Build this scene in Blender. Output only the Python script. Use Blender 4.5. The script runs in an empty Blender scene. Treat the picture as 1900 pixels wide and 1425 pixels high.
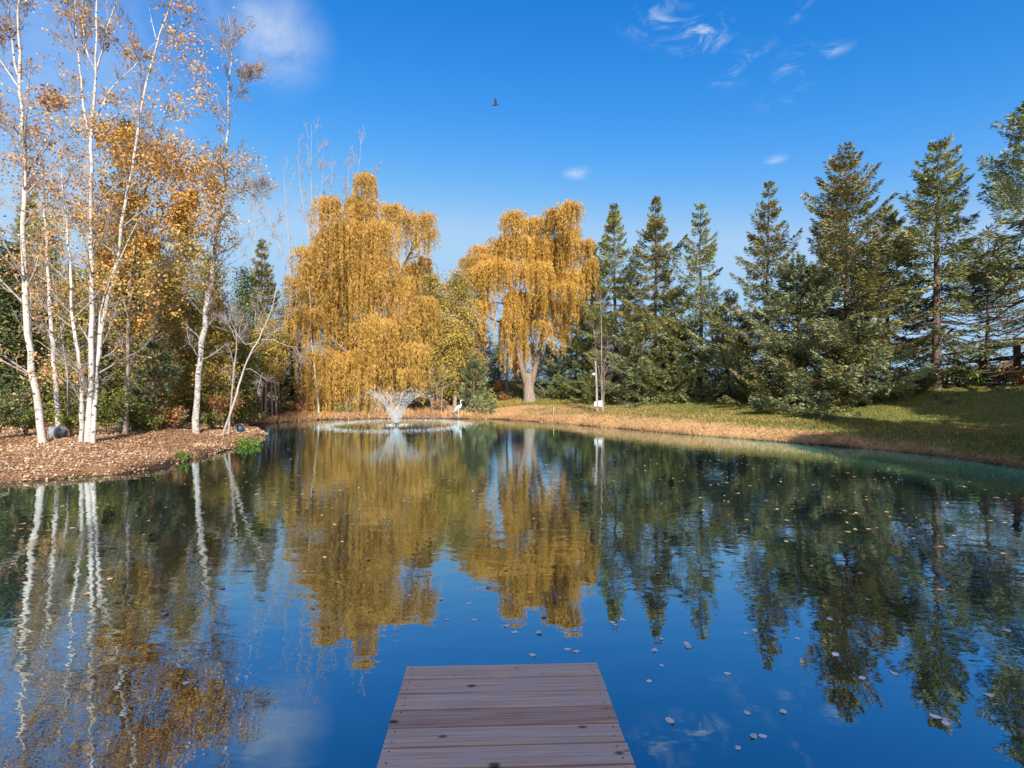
import bpy, math
import numpy as np
rng = np.random.default_rng(11)
S = bpy.context.scene
C = S.collection
F, CX, HY, CAMZ = 940.0, 950.0, 710.0, 2.15

# ---------------------------------------------------------------- camera
cam_d = bpy.data.cameras.new('camera'); cam = bpy.data.objects.new('camera', cam_d); C.objects.link(cam)
cam.location = (0, 0, CAMZ); cam.rotation_euler = (math.radians(90), 0, 0)
cam_d.sensor_width = 36; cam_d.lens = 36 * F / 1900; cam_d.shift_y = -2.5 / 1900
cam_d.clip_start = 0.05; cam_d.clip_end = 6000
S.camera = cam

# ---------------------------------------------------------------- light
EL = math.radians(31); AZ = math.radians(168)          # sun: behind the camera, a little to the right
sdir = np.array([math.sin(AZ) * math.cos(EL), math.cos(AZ) * math.cos(EL), math.sin(EL)])
sun_d = bpy.data.lights.new('sun', 'SUN'); sun_d.energy = 5.0; sun_d.angle = math.radians(0.5); sun_d.color = (1, .92, .80)
sun = bpy.data.objects.new('sun', sun_d); C.objects.link(sun); sun.location = (10, -30, 30)
sun.rotation_euler = (math.pi / 2 - EL, 0, math.pi - AZ)
S.view_settings.view_transform = 'Standard'; S.view_settings.look = 'None'
S.view_settings.exposure = 0.95; S.view_settings.gamma = 1

w = bpy.data.worlds.new('World'); S.world = w; w.use_nodes = True
nt = w.node_tree; nt.nodes.clear()
def N(nt, t, **k):
    n = nt.nodes.new(t)
    for a, b in k.items(): setattr(n, a, b)
    return n
def setin(nt, sock, v):
    if isinstance(v, bpy.types.NodeSocket): nt.links.new(v, sock)
    else: sock.default_value = v
def M(nt, op, a, b=None, c=None, clamp=False):
    n = N(nt, 'ShaderNodeMath', operation=op, use_clamp=clamp); setin(nt, n.inputs[0], a)
    if b is not None: setin(nt, n.inputs[1], b)
    if c is not None: setin(nt, n.inputs[2], c)
    return n.outputs[0]
def VM(nt, op, a, b=None):
    n = N(nt, 'ShaderNodeVectorMath', operation=op); setin(nt, n.inputs[0], a)
    if b is not None: setin(nt, n.inputs[1], b)
    return n.outputs[1] if op in ('DOT_PRODUCT', 'LENGTH') else n.outputs[0]
def MIX(nt, f, a, b):
    n = N(nt, 'ShaderNodeMix', data_type='RGBA'); setin(nt, n.inputs[0], f); setin(nt, n.inputs[6], a); setin(nt, n.inputs[7], b)
    return n.outputs[2]
def NOISE(nt, vec, scale, detail=4, rough=.55, dist=0):
    n = N(nt, 'ShaderNodeTexNoise'); n.inputs['Scale'].default_value = scale; n.inputs['Detail'].default_value = detail
    n.inputs['Roughness'].default_value = rough; n.inputs['Distortion'].default_value = dist
    if vec is not None: nt.links.new(vec, n.inputs['Vector'])
    return n.outputs[0]
def MAPV(nt, vec, sc, loc=(0, 0, 0), rot=(0, 0, 0)):
    n = N(nt, 'ShaderNodeMapping'); n.inputs['Scale'].default_value = sc; n.inputs['Location'].default_value = loc; n.inputs['Rotation'].default_value = rot
    nt.links.new(vec, n.inputs['Vector']); return n.outputs[0]
def SM(nt, v, lo, hi):
    n = N(nt, 'ShaderNodeMapRange', interpolation_type='SMOOTHSTEP'); setin(nt, n.inputs[0], v); n.inputs[1].default_value = lo; n.inputs[2].default_value = hi
    return n.outputs[0]

SKR, SKG, SKB = (0.2217, 3.375), (0.6021, 1.282), (1.4650, 0.810)
sky = N(nt, 'ShaderNodeTexSky', sky_type='NISHITA'); sky.sun_disc = False; sky.sun_elevation = EL; sky.sun_rotation = AZ
sky.air_density = 1.25; sky.dust_density = 0.3; sky.ozone_density = 4.0; sky.altitude = 300
tc = N(nt, 'ShaderNodeTexCoord'); D = tc.outputs['Generated']
toward = SM(nt, VM(nt, 'DOT_PRODUCT', D, tuple(float(q) for q in sdir)), .05, 1.0)      # the sky is whiter and brighter round the sun
sr = N(nt, 'ShaderNodeSeparateColor'); nt.links.new(sky.outputs[0], sr.inputs[0]); cb = N(nt, 'ShaderNodeCombineColor')
for ci, (k_, p_, mx_, g_) in enumerate([(SKR[0] * .70, SKR[1], 2.1, 3.4), (SKG[0] * 1.0, SKG[1], 3.4, 2.3), (SKB[0], SKB[1], 4.8, 1.4)]):
    v_ = M(nt, 'MULTIPLY', M(nt, 'POWER', sr.outputs[ci], p_), k_)
    n_ = N(nt, 'ShaderNodeMath', operation='SMOOTH_MIN'); nt.links.new(v_, n_.inputs[0]); n_.inputs[1].default_value = mx_; n_.inputs[2].default_value = .8
    nt.links.new(M(nt, 'ADD', n_.outputs[0], M(nt, 'MULTIPLY', toward, g_)), cb.inputs[ci])
cl = None
nz = NOISE(nt, MAPV(nt, D, (1, 1, 1.6)), 5, 7, .62, .6)
nz2 = NOISE(nt, MAPV(nt, D, (1, 1, 2.6), rot=(0, .35, 0)), 13, 7, .66, 1.0)
# thin clouds, each at its own bearing and height in the sky: bearing px-like, size, strength
for (px, py, sx, sy, st, hard) in [(500, 70, 66, 62, .75, 0), (410, 30, 70, 60, .32, 0), (60, 60, 220, 170, .34, 0), (0, 250, 200, 260, .22, 0), (1225, 40, 45, 26, .45, 1), (1300, 62, 42, 22, .75, 1),
                                   (1345, 80, 26, 16, .38, 1), (1390, 105, 36, 16, .38, 1), (1355, 130, 30, 20, .45, 1), (1475, 118, 26, 24, .6, 1), (1475, 15, 20, 14, .4, 1), (1545, 92, 22, 9, .35, 1), (1450, 185, 30, 10, .35, 1),
                                   (1070, 321, 17, 8, .55, 2), (1440, 296, 14, 6, .45, 2), (1485, 150, 25, 9, .35, 1)]:
    d = np.array([(px - CX) / F, 1, (HY - py) / F]); L = np.linalg.norm(d); d /= L
    r = np.cross(d, [0, 0, 1]); r /= np.linalg.norm(r); u = np.cross(r, d)
    a = M(nt, 'DIVIDE', VM(nt, 'DOT_PRODUCT', D, tuple(r)), sx / F / L); b = M(nt, 'DIVIDE', VM(nt, 'DOT_PRODUCT', D, tuple(u)), sy / F / L)
    q = M(nt, 'SQRT', M(nt, 'ADD', M(nt, 'MULTIPLY', a, a), M(nt, 'MULTIPLY', b, b)))
    q = M(nt, 'SUBTRACT', 1.0, M(nt, 'MULTIPLY', q, .5))
    q = M(nt, 'MULTIPLY', SM(nt, q, 0, 1), SM(nt, VM(nt, 'DOT_PRODUCT', D, tuple(d)), 0, .3))
    if hard == 0: m = M(nt, 'MULTIPLY', q, SM(nt, nz, .25, .75))
    elif hard == 1: m = M(nt, 'MULTIPLY', q, SM(nt, nz2, .46, .72))
    else: m = M(nt, 'MULTIPLY', q, SM(nt, nz2, .2, .7))
    m = M(nt, 'MULTIPLY', m, st)
    cl = m if cl is None else M(nt, 'MAXIMUM', cl, m)
col = MIX(nt, M(nt, 'MINIMUM', cl, 1.0), cb.outputs[0], (4.2, 4.6, 5.0, 1))
bg = N(nt, 'ShaderNodeBackground'); bg.inputs['Strength'].default_value = 0.1
nt.links.new(col, bg.inputs['Color'])
wo = N(nt, 'ShaderNodeOutputWorld'); nt.links.new(bg.outputs[0], wo.inputs[0])

# ---------------------------------------------------------------- materials
def newmat(name):
    m = bpy.data.materials.new(name); m.use_nodes = True; m.node_tree.nodes.clear()
    return m, m.node_tree
def out(nt, sh):
    o = N(nt, 'ShaderNodeOutputMaterial'); nt.links.new(sh, o.inputs[0])
def ramp(nt, fac, cols, interp='LINEAR'):
    r = N(nt, 'ShaderNodeValToRGB'); cr = r.color_ramp; cr.interpolation = interp
    while len(cr.elements) < len(cols): cr.elements.new(0.5)
    for i, c in enumerate(cols):
        p = i / max(1, len(cols) - 1)
        if len(c) == 4: p = c[3]
        cr.elements[i].position = p; cr.elements[i].color = (c[0], c[1], c[2], 1)
    nt.links.new(fac, r.inputs[0]); return r.outputs[0]
def bsdf(nt, col, rough=.7, normal=None, spec=.3, metal=0):
    b = N(nt, 'ShaderNodeBsdfPrincipled'); setin(nt, b.inputs['Base Color'], col); setin(nt, b.inputs['Roughness'], rough)
    b.inputs['Specular IOR Level'].default_value = spec; b.inputs['Metallic'].default_value = metal
    if normal is not None: nt.links.new(normal, b.inputs['Normal'])
    return b.outputs[0]
def bump(nt, h, st=.5, dist=.02):
    b = N(nt, 'ShaderNodeBump'); b.inputs['Strength'].default_value = st; b.inputs['Distance'].default_value = dist
    nt.links.new(h, b.inputs['Height']); return b.outputs[0]
def objco(nt): return N(nt, 'ShaderNodeTexCoord').outputs['Object']
def attr(nt, a): return N(nt, 'ShaderNodeAttribute', attribute_name=a).outputs['Fac']

def leafmat(name, cols, trans=.3, rough=.55, big=.6):
    m, nt = newmat(name)
    v = attr(nt, 'v'); nb = NOISE(nt, objco(nt), big, 2)
    f = M(nt, 'ADD', M(nt, 'MULTIPLY', v, .62), M(nt, 'MULTIPLY', SM(nt, nb, .3, .7), .38))
    c = ramp(nt, f, cols)
    p = bsdf(nt, c, rough, spec=.25)
    t = N(nt, 'ShaderNodeBsdfTranslucent'); nt.links.new(c, t.inputs[0])
    mx = N(nt, 'ShaderNodeMixShader'); mx.inputs[0].default_value = trans
    nt.links.new(p, mx.inputs[1]); nt.links.new(t.outputs[0], mx.inputs[2]); out(nt, mx.outputs[0])
    return m
def barkmat(name, c1, c2, sc=(8, 8, 1.5), st=.6, rough=.85):
    m, nt = newmat(name); o = objco(nt); n = NOISE(nt, MAPV(nt, o, sc), 3, 6, .65)
    out(nt, bsdf(nt, ramp(nt, n, [(*c1, .3), (*c2, .7)]), rough, bump(nt, n, st, .03), .15)); return m
def plain(name, c, rough=.5, metal=0, var=.15):
    m, nt = newmat(name); n = NOISE(nt, objco(nt), 9, 4)
    cc = ramp(nt, n, [(*[x * (1 - var) for x in c], .3), (*[min(1, x * (1 + var)) for x in c], .7)])
    out(nt, bsdf(nt, cc, rough, None, .4, metal)); return m

MT = {}
# white birch bark with dark lenticels and black scars
m, nt = newmat('birch_bark'); o = objco(nt)
a = NOISE(nt, MAPV(nt, o, (3, 3, 26)), 1.6, 4, .6); b = NOISE(nt, MAPV(nt, o, (6, 6, 7)), 1.2, 3, .6); g = NOISE(nt, o, 1.1, 3)
line = SM(nt, a, .55, .62); scar = SM(nt, b, .60, .63)
base = ramp(nt, g, [(.30, .27, .245, .3), (.54, .51, .48, .7)])
c1 = MIX(nt, M(nt, 'MULTIPLY', line, .55), base, (.16, .12, .10, 1)); c1 = MIX(nt, M(nt, 'MULTIPLY', scar, .9), c1, (.035, .03, .028, 1))
out(nt, bsdf(nt, c1, .75, bump(nt, a, .3, .01), .2)); MT['birch'] = m
MT['rough_birch'] = barkmat('scarred_birch_bark', (.03, .026, .024), (.56, .53, .50), (3, 3, 5), .5)
MT['twig'] = barkmat('pale_twig_bark', (.20, .165, .15), (.34, .30, .275), (3, 3, 3), .1)
MT['dark_twig'] = barkmat('brown_twig_bark', (.10, .07, .055), (.20, .15, .12), (3, 3, 3), .1)
MT['white_twig'] = barkmat('bare_pale_bark', (.24, .21, .19), (.38, .35, .33), (3, 3, 3), .1)
MT['limb_bark'] = barkmat('willow_limb_bark', (.09, .065, .05), (.24, .18, .14), (7, 7, 1.0), .8)
MT['willow_bark'] = barkmat('willow_bark', (.12, .09, .075), (.30, .245, .21), (7, 7, 1.0), 1.0)
MT['spruce_bark'] = barkmat('spruce_bark', (.07, .05, .045), (.17, .12, .10), (8, 8, 4), .8)
MT['cedar_bark'] = barkmat('cedar_bark', (.16, .12, .09), (.36, .29, .23), (12, 12, 1), .8)
MT['birch_leaf'] = leafmat('tan_birch_leaves', [(0.23, 0.115, 0.046), (0.414, 0.218, 0.092), (0.575, 0.345, 0.161), (0.69, 0.483, 0.322)], .3)
MT['gold_leaf'] = leafmat('gold_aspen_leaves', [(0.25, 0.13, 0.03), (0.48, 0.26, 0.055), (0.64, 0.37, 0.09), (0.68, 0.48, 0.19)], .35)
MT['willow_leaf'] = leafmat('golden_willow_leaves', [(0.2, 0.127, 0.033), (0.43, 0.265, 0.061), (0.6, 0.377, 0.099), (0.72, 0.49, 0.176)], .35, big=.8)
MT['willow_leaf2'] = leafmat('amber_willow_leaves', [(0.2, 0.13, 0.03), (0.44, 0.27, 0.06), (0.62, 0.38, 0.085), (0.72, 0.48, 0.15)], .35, big=.6)
MT['spruce'] = leafmat('spruce_needles', [(0.045, 0.054, 0.021), (0.126, 0.146, 0.048), (0.277, 0.282, 0.091), (0.428, 0.371, 0.132)], .1, .6, .5)
MT['blue_spruce'] = leafmat('blue_green_spruce_needles', [(0.047, 0.061, 0.034), (0.128, 0.156, 0.074), (0.282, 0.304, 0.143), (0.426, 0.408, 0.211)], .1, .6, .5)
MT['brown_spruce'] = leafmat('cone_laden_needles', [(0.041, 0.05, 0.018), (0.119, 0.125, 0.042), (0.267, 0.23, 0.077), (0.395, 0.329, 0.126)], .1, .6, .5)
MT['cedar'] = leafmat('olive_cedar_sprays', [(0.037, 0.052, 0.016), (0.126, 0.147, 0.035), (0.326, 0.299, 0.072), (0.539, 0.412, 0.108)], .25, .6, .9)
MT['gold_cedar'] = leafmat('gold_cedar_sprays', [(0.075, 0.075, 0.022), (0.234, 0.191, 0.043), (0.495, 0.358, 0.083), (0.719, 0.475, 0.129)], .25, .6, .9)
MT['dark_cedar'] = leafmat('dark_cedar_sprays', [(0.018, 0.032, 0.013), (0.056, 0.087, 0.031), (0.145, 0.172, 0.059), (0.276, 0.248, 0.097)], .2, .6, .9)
MT['shrub'] = leafmat('yellow_green_shrub_leaves', [(.05, .09, .02), (.12, .16, .03), (.25, .26, .06), (.42, .33, .12)], .35, .5, 1.5)
MT['green_shrub'] = leafmat('green_plant_leaves', [(0.045, 0.09, 0.015), (0.09, 0.165, 0.022), (0.165, 0.255, 0.038), (0.272, 0.32, 0.08)], .35, .5, 2)
MT['rust_shrub'] = leafmat('rust_shrub_leaves', [(.12, .05, .02), (.26, .12, .05), (.40, .20, .08), (.46, .30, .16)], .3, .5, 2)
MT['litter'] = leafmat('fallen_leaves', [(.12, .07, .04), (.30, .18, .10), (.46, .30, .17), (.64, .51, .38)], .1, .6, .5)
MT['tanfloat'] = leafmat('tan_floating_leaf', [(.20, .11, .05), (.34, .20, .09), (.46, .32, .18), (.55, .46, .36)], .1, .5, .5)
MT['floatleaf'] = leafmat('floating_leaf', [(.55, .42, .30), (.72, .62, .50), (.82, .78, .72), (.85, .85, .84)], .1, .5, .5)
MT['grass'] = leafmat('lawn_grass', [(0.086, 0.109, 0.026), (0.153, 0.169, 0.037), (0.273, 0.217, 0.058), (0.443, 0.266, 0.095)], .3, .5, .35)
MT['drygrass'] = leafmat('dry_bank_grass', [(0.176, 0.108, 0.054), (0.351, 0.203, 0.095), (0.54, 0.324, 0.149), (0.675, 0.459, 0.243)], .3, .5, .35)

# ---------------------------------------------------------------- mesh helpers
class MB:
    def __init__(s): s.V = []; s.Q = []; s.A = []; s.n = 0; s.sm = []
    def add(s, V, Q, a=None, smooth=False):
        V = np.asarray(V, float).reshape(-1, 3); Q = np.asarray(Q, int).reshape(-1, 4)
        s.V.append(V); s.Q.append(Q + s.n); s.n += len(V)
        s.A.append(np.full(len(Q), .5) if a is None else np.broadcast_to(a, (len(Q),)).astype(float))
        s.sm.append(np.full(len(Q), smooth))
    def tubes(s, P, R, sides=6, a=None):
        P = np.asarray(P, float); R = np.asarray(R, float)
        if P.ndim == 2: P = P[None]; R = R[None]
        n, k, _ = P.shape
        T = np.gradient(P, axis=1); T /= np.linalg.norm(T, axis=2, keepdims=True) + 1e-9
        ref = np.array([.31, .90, .12]); ref = np.broadcast_to(ref, T.shape)
        A = np.cross(T, ref); A /= np.linalg.norm(A, axis=2, keepdims=True) + 1e-9
        B = np.cross(T, A)
        th = np.arange(sides) * 2 * math.pi / sides
        V = P[:, :, None] + R[:, :, None, None] * (A[:, :, None] * np.cos(th)[None, None, :, None] + B[:, :, None] * np.sin(th)[None, None, :, None])
        i = np.arange(n)[:, None, None] * k * sides; j = np.arange(k - 1)[None, :, None] * sides; t = np.arange(sides)[None, None, :]; t2 = (t + 1) % sides
        q = np.stack([i + j + t, i + j + t2, i + j + sides + t2, i + j + sides + t], -1).reshape(-1, 4)
        s.add(V, q, a, True)
    def leaves(s, P, U, V, a=None):
        P, U, V = [np.asarray(x, float) for x in (P, U, V)]
        n = len(P)
        W = np.stack([P, P + .45 * U + .5 * V, P + U, P + .45 * U - .5 * V], 1)
        s.add(W, np.arange(4 * n).reshape(n, 4), rng.random(n) if a is None else a)
    def box(s, c, d, rot=None, a=None):
        c = np.asarray(c, float); h = np.asarray(d, float) / 2
        v = np.array([[x, y, z] for x in (-1, 1) for y in (-1, 1) for z in (-1, 1)]) * h
        if rot is not None: v = v @ np.asarray(rot).T
        s.add(v + c, [[0, 1, 3, 2], [4, 6, 7, 5], [0, 4, 5, 1], [2, 3, 7, 6], [0, 2, 6, 4], [1, 5, 7, 3]], a)
    def build(s, name, mat, parent=None, origin=(0, 0, 0)):
        V = np.concatenate(s.V) - np.asarray(origin); Q = np.concatenate(s.Q); A = np.concatenate(s.A); sm = np.concatenate(s.sm)
        me = bpy.data.meshes.new(name)
        me.vertices.add(len(V)); me.vertices.foreach_set('co', V.astype(np.float32).ravel())
        me.loops.add(len(Q) * 4); me.loops.foreach_set('vertex_index', Q.astype(np.int32).ravel())
        me.polygons.add(len(Q)); me.polygons.foreach_set('loop_start', (np.arange(len(Q)) * 4).astype(np.int32))
        me.update(calc_edges=True)
        me.polygons.foreach_set('use_smooth', sm)
        at = me.attributes.new('v', 'FLOAT', 'FACE'); at.data.foreach_set('value', A.astype(np.float32))
        me.materials.append(mat)
        o = bpy.data.objects.new(name, me); C.objects.link(o)
        if parent is not None: o.parent = parent
        else: o.location = origin
        return o
def tag(o, label=None, cat=None, group=None, kind=None):
    for k, v in (('label', label), ('category', cat), ('group', group), ('kind', kind)):
        if v: o[k] = v
    return o
import zlib
def thing(name, loc, label, cat, group=None):
    global rng; rng = np.random.default_rng(zlib.crc32(label.encode()))      # every thing keeps its own random shape
    o = bpy.data.objects.new(name, None); C.objects.link(o); o.location = loc; o.empty_display_size = .3
    return tag(o, label, cat, group)
def unit(v): return v / (np.linalg.norm(v, axis=-1, keepdims=True) + 1e-9)
def rv(n): return unit(rng.normal(size=(n, 3)))
def W3(px, py, D): return np.array([(px - CX) / F * D, D, CAMZ - (py - HY) / F * D])
def WX(px, D): return (px - CX) / F * D

# ---------------------------------------------------------------- pond outline and ground height
PX = [(0, 897), (100, 890), (230, 879), (303, 866), (370, 849), (435, 832), (488, 815), (494, 804), (470, 797), (452, 791), (490, 786), (545, 782),
      (600, 778.5), (700, 777), (860, 777), (925, 778), (1000, 783), (1100, 791), (1200, 800), (1300, 809), (1400, 817), (1500, 825), (1600, 833),
      (1700, 842), (1800, 855), (1900, 871)]
POND = [(WX(x, F * CAMZ / (y - HY)), F * CAMZ / (y - HY)) for x, y in PX]
POND += [(13.6, 9.5), (14.2, 6), (13.38, 1), (10, -3.5), (4, -4.6), (-4, -4.8), (-12, -4), (-18, 0), (-19, 6), (-16.5, 10), (-13.4, 11.2)]
POND = np.array(POND)
def sdist(X, Y):
    X = np.asarray(X, float); Y = np.asarray(Y, float)
    d = np.full(X.shape, 1e9); ins = np.zeros(X.shape, bool)
    n = len(POND)
    for i in range(n):
        a = POND[i]; b = POND[(i + 1) % n]; e = b - a
        t = np.clip(((X - a[0]) * e[0] + (Y - a[1]) * e[1]) / (e @ e), 0, 1)
        d = np.minimum(d, np.hypot(X - a[0] - t * e[0], Y - a[1] - t * e[1]))
        c = (a[1] > Y) != (b[1] > Y)
        with np.errstate(divide='ignore', invalid='ignore'):
            xi = (b[0] - a[0]) * (Y - a[1]) / (b[1] - a[1] + 1e-12) + a[0]
        ins ^= c & (X < xi)
    return np.where(ins, -d, d)
def ss(x, a, b):
    t = np.clip((x - a) / (b - a), 0, 1); return t * t * (3 - 2 * t)
def wav(X, Y, f, s=0):
    return (np.sin(X * f + 1.3 * s + 1.7 * np.sin(Y * f * .7 + s)) + np.sin(Y * f * 1.3 + 2.1 * s + 1.3 * np.sin(X * f * .9 + 2 * s))) / 2
def zfun(X, Y):
    X = np.asarray(X, float); Y = np.asarray(Y, float)
    d = sdist(X, Y) + .10 * wav(X, Y, 1.9, 1) + .05 * wav(X, Y, 5, 2)
    right = ss(X, -1, 6)
    left = 1 - right
    plat = np.interp(X, [2, 7, 11, 15, 19, 24, 40], [.75, .95, 1.25, 1.6, 2.0, 2.1, 1.9])
    zr = .62 * ss(d, -.05, 1.3) + (plat - .62) * ss(d, .9, 7.5)
    zr = zr - (plat + .3) * .55 * ss(d, 14, 60)
    zl = .16 * ss(d, -.05, .25) + .34 * ss(d, .1, 3.5) + .02 * wav(X, Y, 1.1, 3)
    zl = np.where(Y > 24, .14 * ss(d, -.05, .4) + .30 * ss(d, .3, 4), zl)
    z = zr * right + zl * left + .03 * ss(d, .2, 2) * wav(X, Y, .8, 4)
    z = z + 1.7 * np.exp(-(((X + 1.0) / 9) ** 2 + ((Y - 50) / 9) ** 2)) + .55 * np.exp(-(((X - 1.2) / 1.9) ** 2 + ((Y - 35) / 2.4) ** 2)) * right.clip(.6)
    z = np.where(d < 0, -np.minimum(1.4, .05 - d * .5), z)
    return z
def gz(x, y): return float(zfun(np.array([x]), np.array([y]))[0])

# ground sheet
gx = np.concatenate([-np.geomspace(2500, 36, 22), np.arange(-35, 35.01, .22), np.geomspace(36, 2500, 22)])
gy = np.concatenate([-np.geomspace(1500, 16, 16), np.arange(-15, 60.01, .25), np.geomspace(61, 3500, 26)])
GX, GY = np.meshgrid(gx, gy, indexing='ij'); GZ = zfun(GX, GY)
nx, ny = GX.shape
gi = (np.arange(nx - 1)[:, None] * ny + np.arange(ny - 1)[None]).reshape(-1)
mb = MB(); mb.add(np.stack([GX, GY, GZ], -1).reshape(-1, 3), np.stack([gi, gi + ny, gi + ny + 1, gi + 1], -1), .5, True)

m, nt = newmat('ground'); o = objco(nt)
dd = attr(nt, 'shore'); lw = attr(nt, 'lawn')
n1 = NOISE(nt, o, 1.1, 5); n2 = NOISE(nt, o, 14, 5, .7); n3 = NOISE(nt, MAPV(nt, o, (1, 1, 1)), 50, 3, .7)
green = ramp(nt, n2, [(.07, .10, .025, .3), (.14, .17, .04, .55), (.22, .20, .07, .75)])
tan = ramp(nt, n2, [(.22, .13, .06, .3), (.42, .26, .12, .5), (.56, .38, .20, .7)])
lit = ramp(nt, n3, [(.10, .055, .035, .3), (.28, .15, .09, .5), (.46, .28, .18, .7)])
lf = SM(nt, M(nt, 'ADD', lw, M(nt, 'MULTIPLY', M(nt, 'SUBTRACT', n1, .5), .9)), .3, .7)
c = MIX(nt, lf, tan, green)
c = MIX(nt, attr(nt, 'litter'), c, lit)
wet = M(nt, 'SUBTRACT', 1.0, SM(nt, M(nt, 'ADD', dd, M(nt, 'MULTIPLY', n1, .3)), .12, .5))
c = MIX(nt, wet, c, (.045, .028, .018, 1))
out(nt, bsdf(nt, c, .95, bump(nt, n3, .6, .05), .1)); MT['ground'] = m
ground = mb.build('ground', MT['ground']); tag(ground, kind='structure')
SD = sdist(GX, GY)
def lawnf(X, Y, d):   # how green: the lawn right of the pond, tan leaf-strewn strip near the water and towards the middle
    return np.clip(ss(d, .35, 1.3) * (.52 + .42 * ss(X, 4, 13)) * ss(X, -2, 2) + ss(X, 9.5, 14) * .55, 0, 1)
def litterf(X, Y, d): return ss(-X, 2, 5) * np.ones_like(X)
for nm, arr in (('shore', SD), ('lawn', lawnf(GX, GY, SD)), ('litter', litterf(GX, GY, SD))):
    at = ground.data.attributes.new(nm, 'FLOAT', 'POINT'); at.data.foreach_set('value', arr.astype(np.float32).ravel())

# water
m, nt = newmat('pond_water'); o = objco(nt)
sepn = N(nt, 'ShaderNodeSeparateXYZ'); nt.links.new(o, sepn.inputs[0]); ox, oy = sepn.outputs[0], sepn.outputs[1]
w1 = NOISE(nt, MAPV(nt, o, (1.0, 1.7, 1), rot=(0, 0, .15)), 2.6, 2, .5, .3)
w2 = NOISE(nt, MAPV(nt, o, (1, 2.0, 1), rot=(0, 0, -.2)), 9, 2, .5, .2)
w3 = NOISE(nt, o, .8, 1, .5)
# rings running out from the fountain
FXY = (WX(735, 25.6), 25.6)
rr = VM(nt, 'LENGTH', VM(nt, 'SUBTRACT', VM(nt, 'MULTIPLY', o, (1, 1, 0)), (FXY[0], FXY[1], 0)))
rw = M(nt, 'SINE', M(nt, 'ADD', M(nt, 'MULTIPLY', rr, 17), M(nt, 'MULTIPLY', w3, 9)))
rfade = M(nt, 'DIVIDE', 1.0, M(nt, 'ADD', 1.0, M(nt, 'MULTIPLY', rr, .22)))
calm = SM(nt, NOISE(nt, o, .22, 2), .38, .62)
near = SM(nt, M(nt, 'SUBTRACT', oy, M(nt, 'MULTIPLY', M(nt, 'ABSOLUTE', M(nt, 'SUBTRACT', ox, 1.0)), -.75)), 3.2, 8.5)
amp = M(nt, 'ADD', .18, M(nt, 'MULTIPLY', near, M(nt, 'ADD', .55, M(nt, 'MULTIPLY', calm, .45))))
h = M(nt, 'ADD', M(nt, 'MULTIPLY', w1, .0034), M(nt, 'MULTIPLY', w2, .0006))
h = M(nt, 'ADD', M(nt, 'MULTIPLY', h, amp), M(nt, 'MULTIPLY', M(nt, 'MULTIPLY', rw, rfade), .0007))
bp = N(nt, 'ShaderNodeBump'); bp.inputs['Strength'].default_value = 1; bp.inputs['Distance'].default_value = 1.0; nt.links.new(h, bp.inputs['Height'])
fr = N(nt, 'ShaderNodeLayerWeight'); fr.inputs[0].default_value = .5; refl = M(nt, 'MULTIPLY_ADD', M(nt, 'POWER', fr.outputs[1], 2.0), .74, .23)
shal = SM(nt, attr(nt, 'shallow'), .0, 1.0)
body = MIX(nt, shal, (.001, .008, .016, 1), (.006, .42, .27, 1))
df = N(nt, 'ShaderNodeBsdfDiffuse'); nt.links.new(body, df.inputs[0])
gl = N(nt, 'ShaderNodeBsdfGlossy'); gl.inputs['Roughness'].default_value = .004; gl.inputs['Color'].default_value = (.80, .95, 1, 1); nt.links.new(bp.outputs[0], gl.inputs['Normal'])
mx = N(nt, 'ShaderNodeMixShader'); nt.links.new(refl, mx.inputs[0]); nt.links.new(df.outputs[0], mx.inputs[1]); nt.links.new(gl.outputs[0], mx.inputs[2]); out(nt, mx.outputs[0])
wx = np.arange(-22, 17.01, .5); wy = np.arange(-8, 34.01, .5); WXg, WYg = np.meshgrid(wx, wy, indexing='ij')
mb = MB(); gi = (np.arange(len(wx) - 1)[:, None] * len(wy) + np.arange(len(wy) - 1)[None]).reshape(-1)
mb.add(np.stack([WXg, WYg, 0 * WXg], -1).reshape(-1, 3), np.stack([gi, gi + len(wy), gi + len(wy) + 1, gi + 1], -1), .5, True)
water = mb.build('pond_water', m); tag(water, kind='structure')
sh = ss(WXg - .1 * WYg, 1.5, 9.5) * np.clip(1 - (-sdist(WXg, WYg) - .3) / 5, 0, 1) ** 1.4
at = water.data.attributes.new('shallow', 'FLOAT', 'POINT'); at.data.foreach_set('value', sh.astype(np.float32).ravel())

# ---------------------------------------------------------------- dock
m, nt = newmat('dock_boards'); o = objco(nt); v = attr(nt, 'v')
off = N(nt, 'ShaderNodeCombineXYZ'); nt.links.new(M(nt, 'MULTIPLY', v, 37.0), off.inputs[0]); nt.links.new(M(nt, 'MULTIPLY', v, 11.0), off.inputs[2])
ob = VM(nt, 'ADD', o, off.outputs[0])
gr = NOISE(nt, MAPV(nt, ob, (1.2, 60, 8)), 1.5, 6, .6, .4); bl = NOISE(nt, MAPV(nt, ob, (3, 8, 3)), 1.3, 5, .6)
vo = N(nt, 'ShaderNodeTexVoronoi'); vo.inputs['Scale'].default_value = 1.0; vo.inputs['Randomness'].default_value = 1; nt.links.new(MAPV(nt, ob, (4.4, 9, 1)), vo.inputs['Vector'])
knot = M(nt, 'SUBTRACT', 1.0, SM(nt, vo.outputs['Distance'], .07, .17))
kmask = SM(nt, NOISE(nt, ob, 2.2, 1), .38, .44)
c = ramp(nt, gr, [(.25, .125, .075, .34), (.54, .32, .205, .5), (.74, .51, .36, .68)])
c = MIX(nt, M(nt, 'MULTIPLY', SM(nt, bl, .45, .7), .6), c, (.42, .36, .35, 1))
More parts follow.
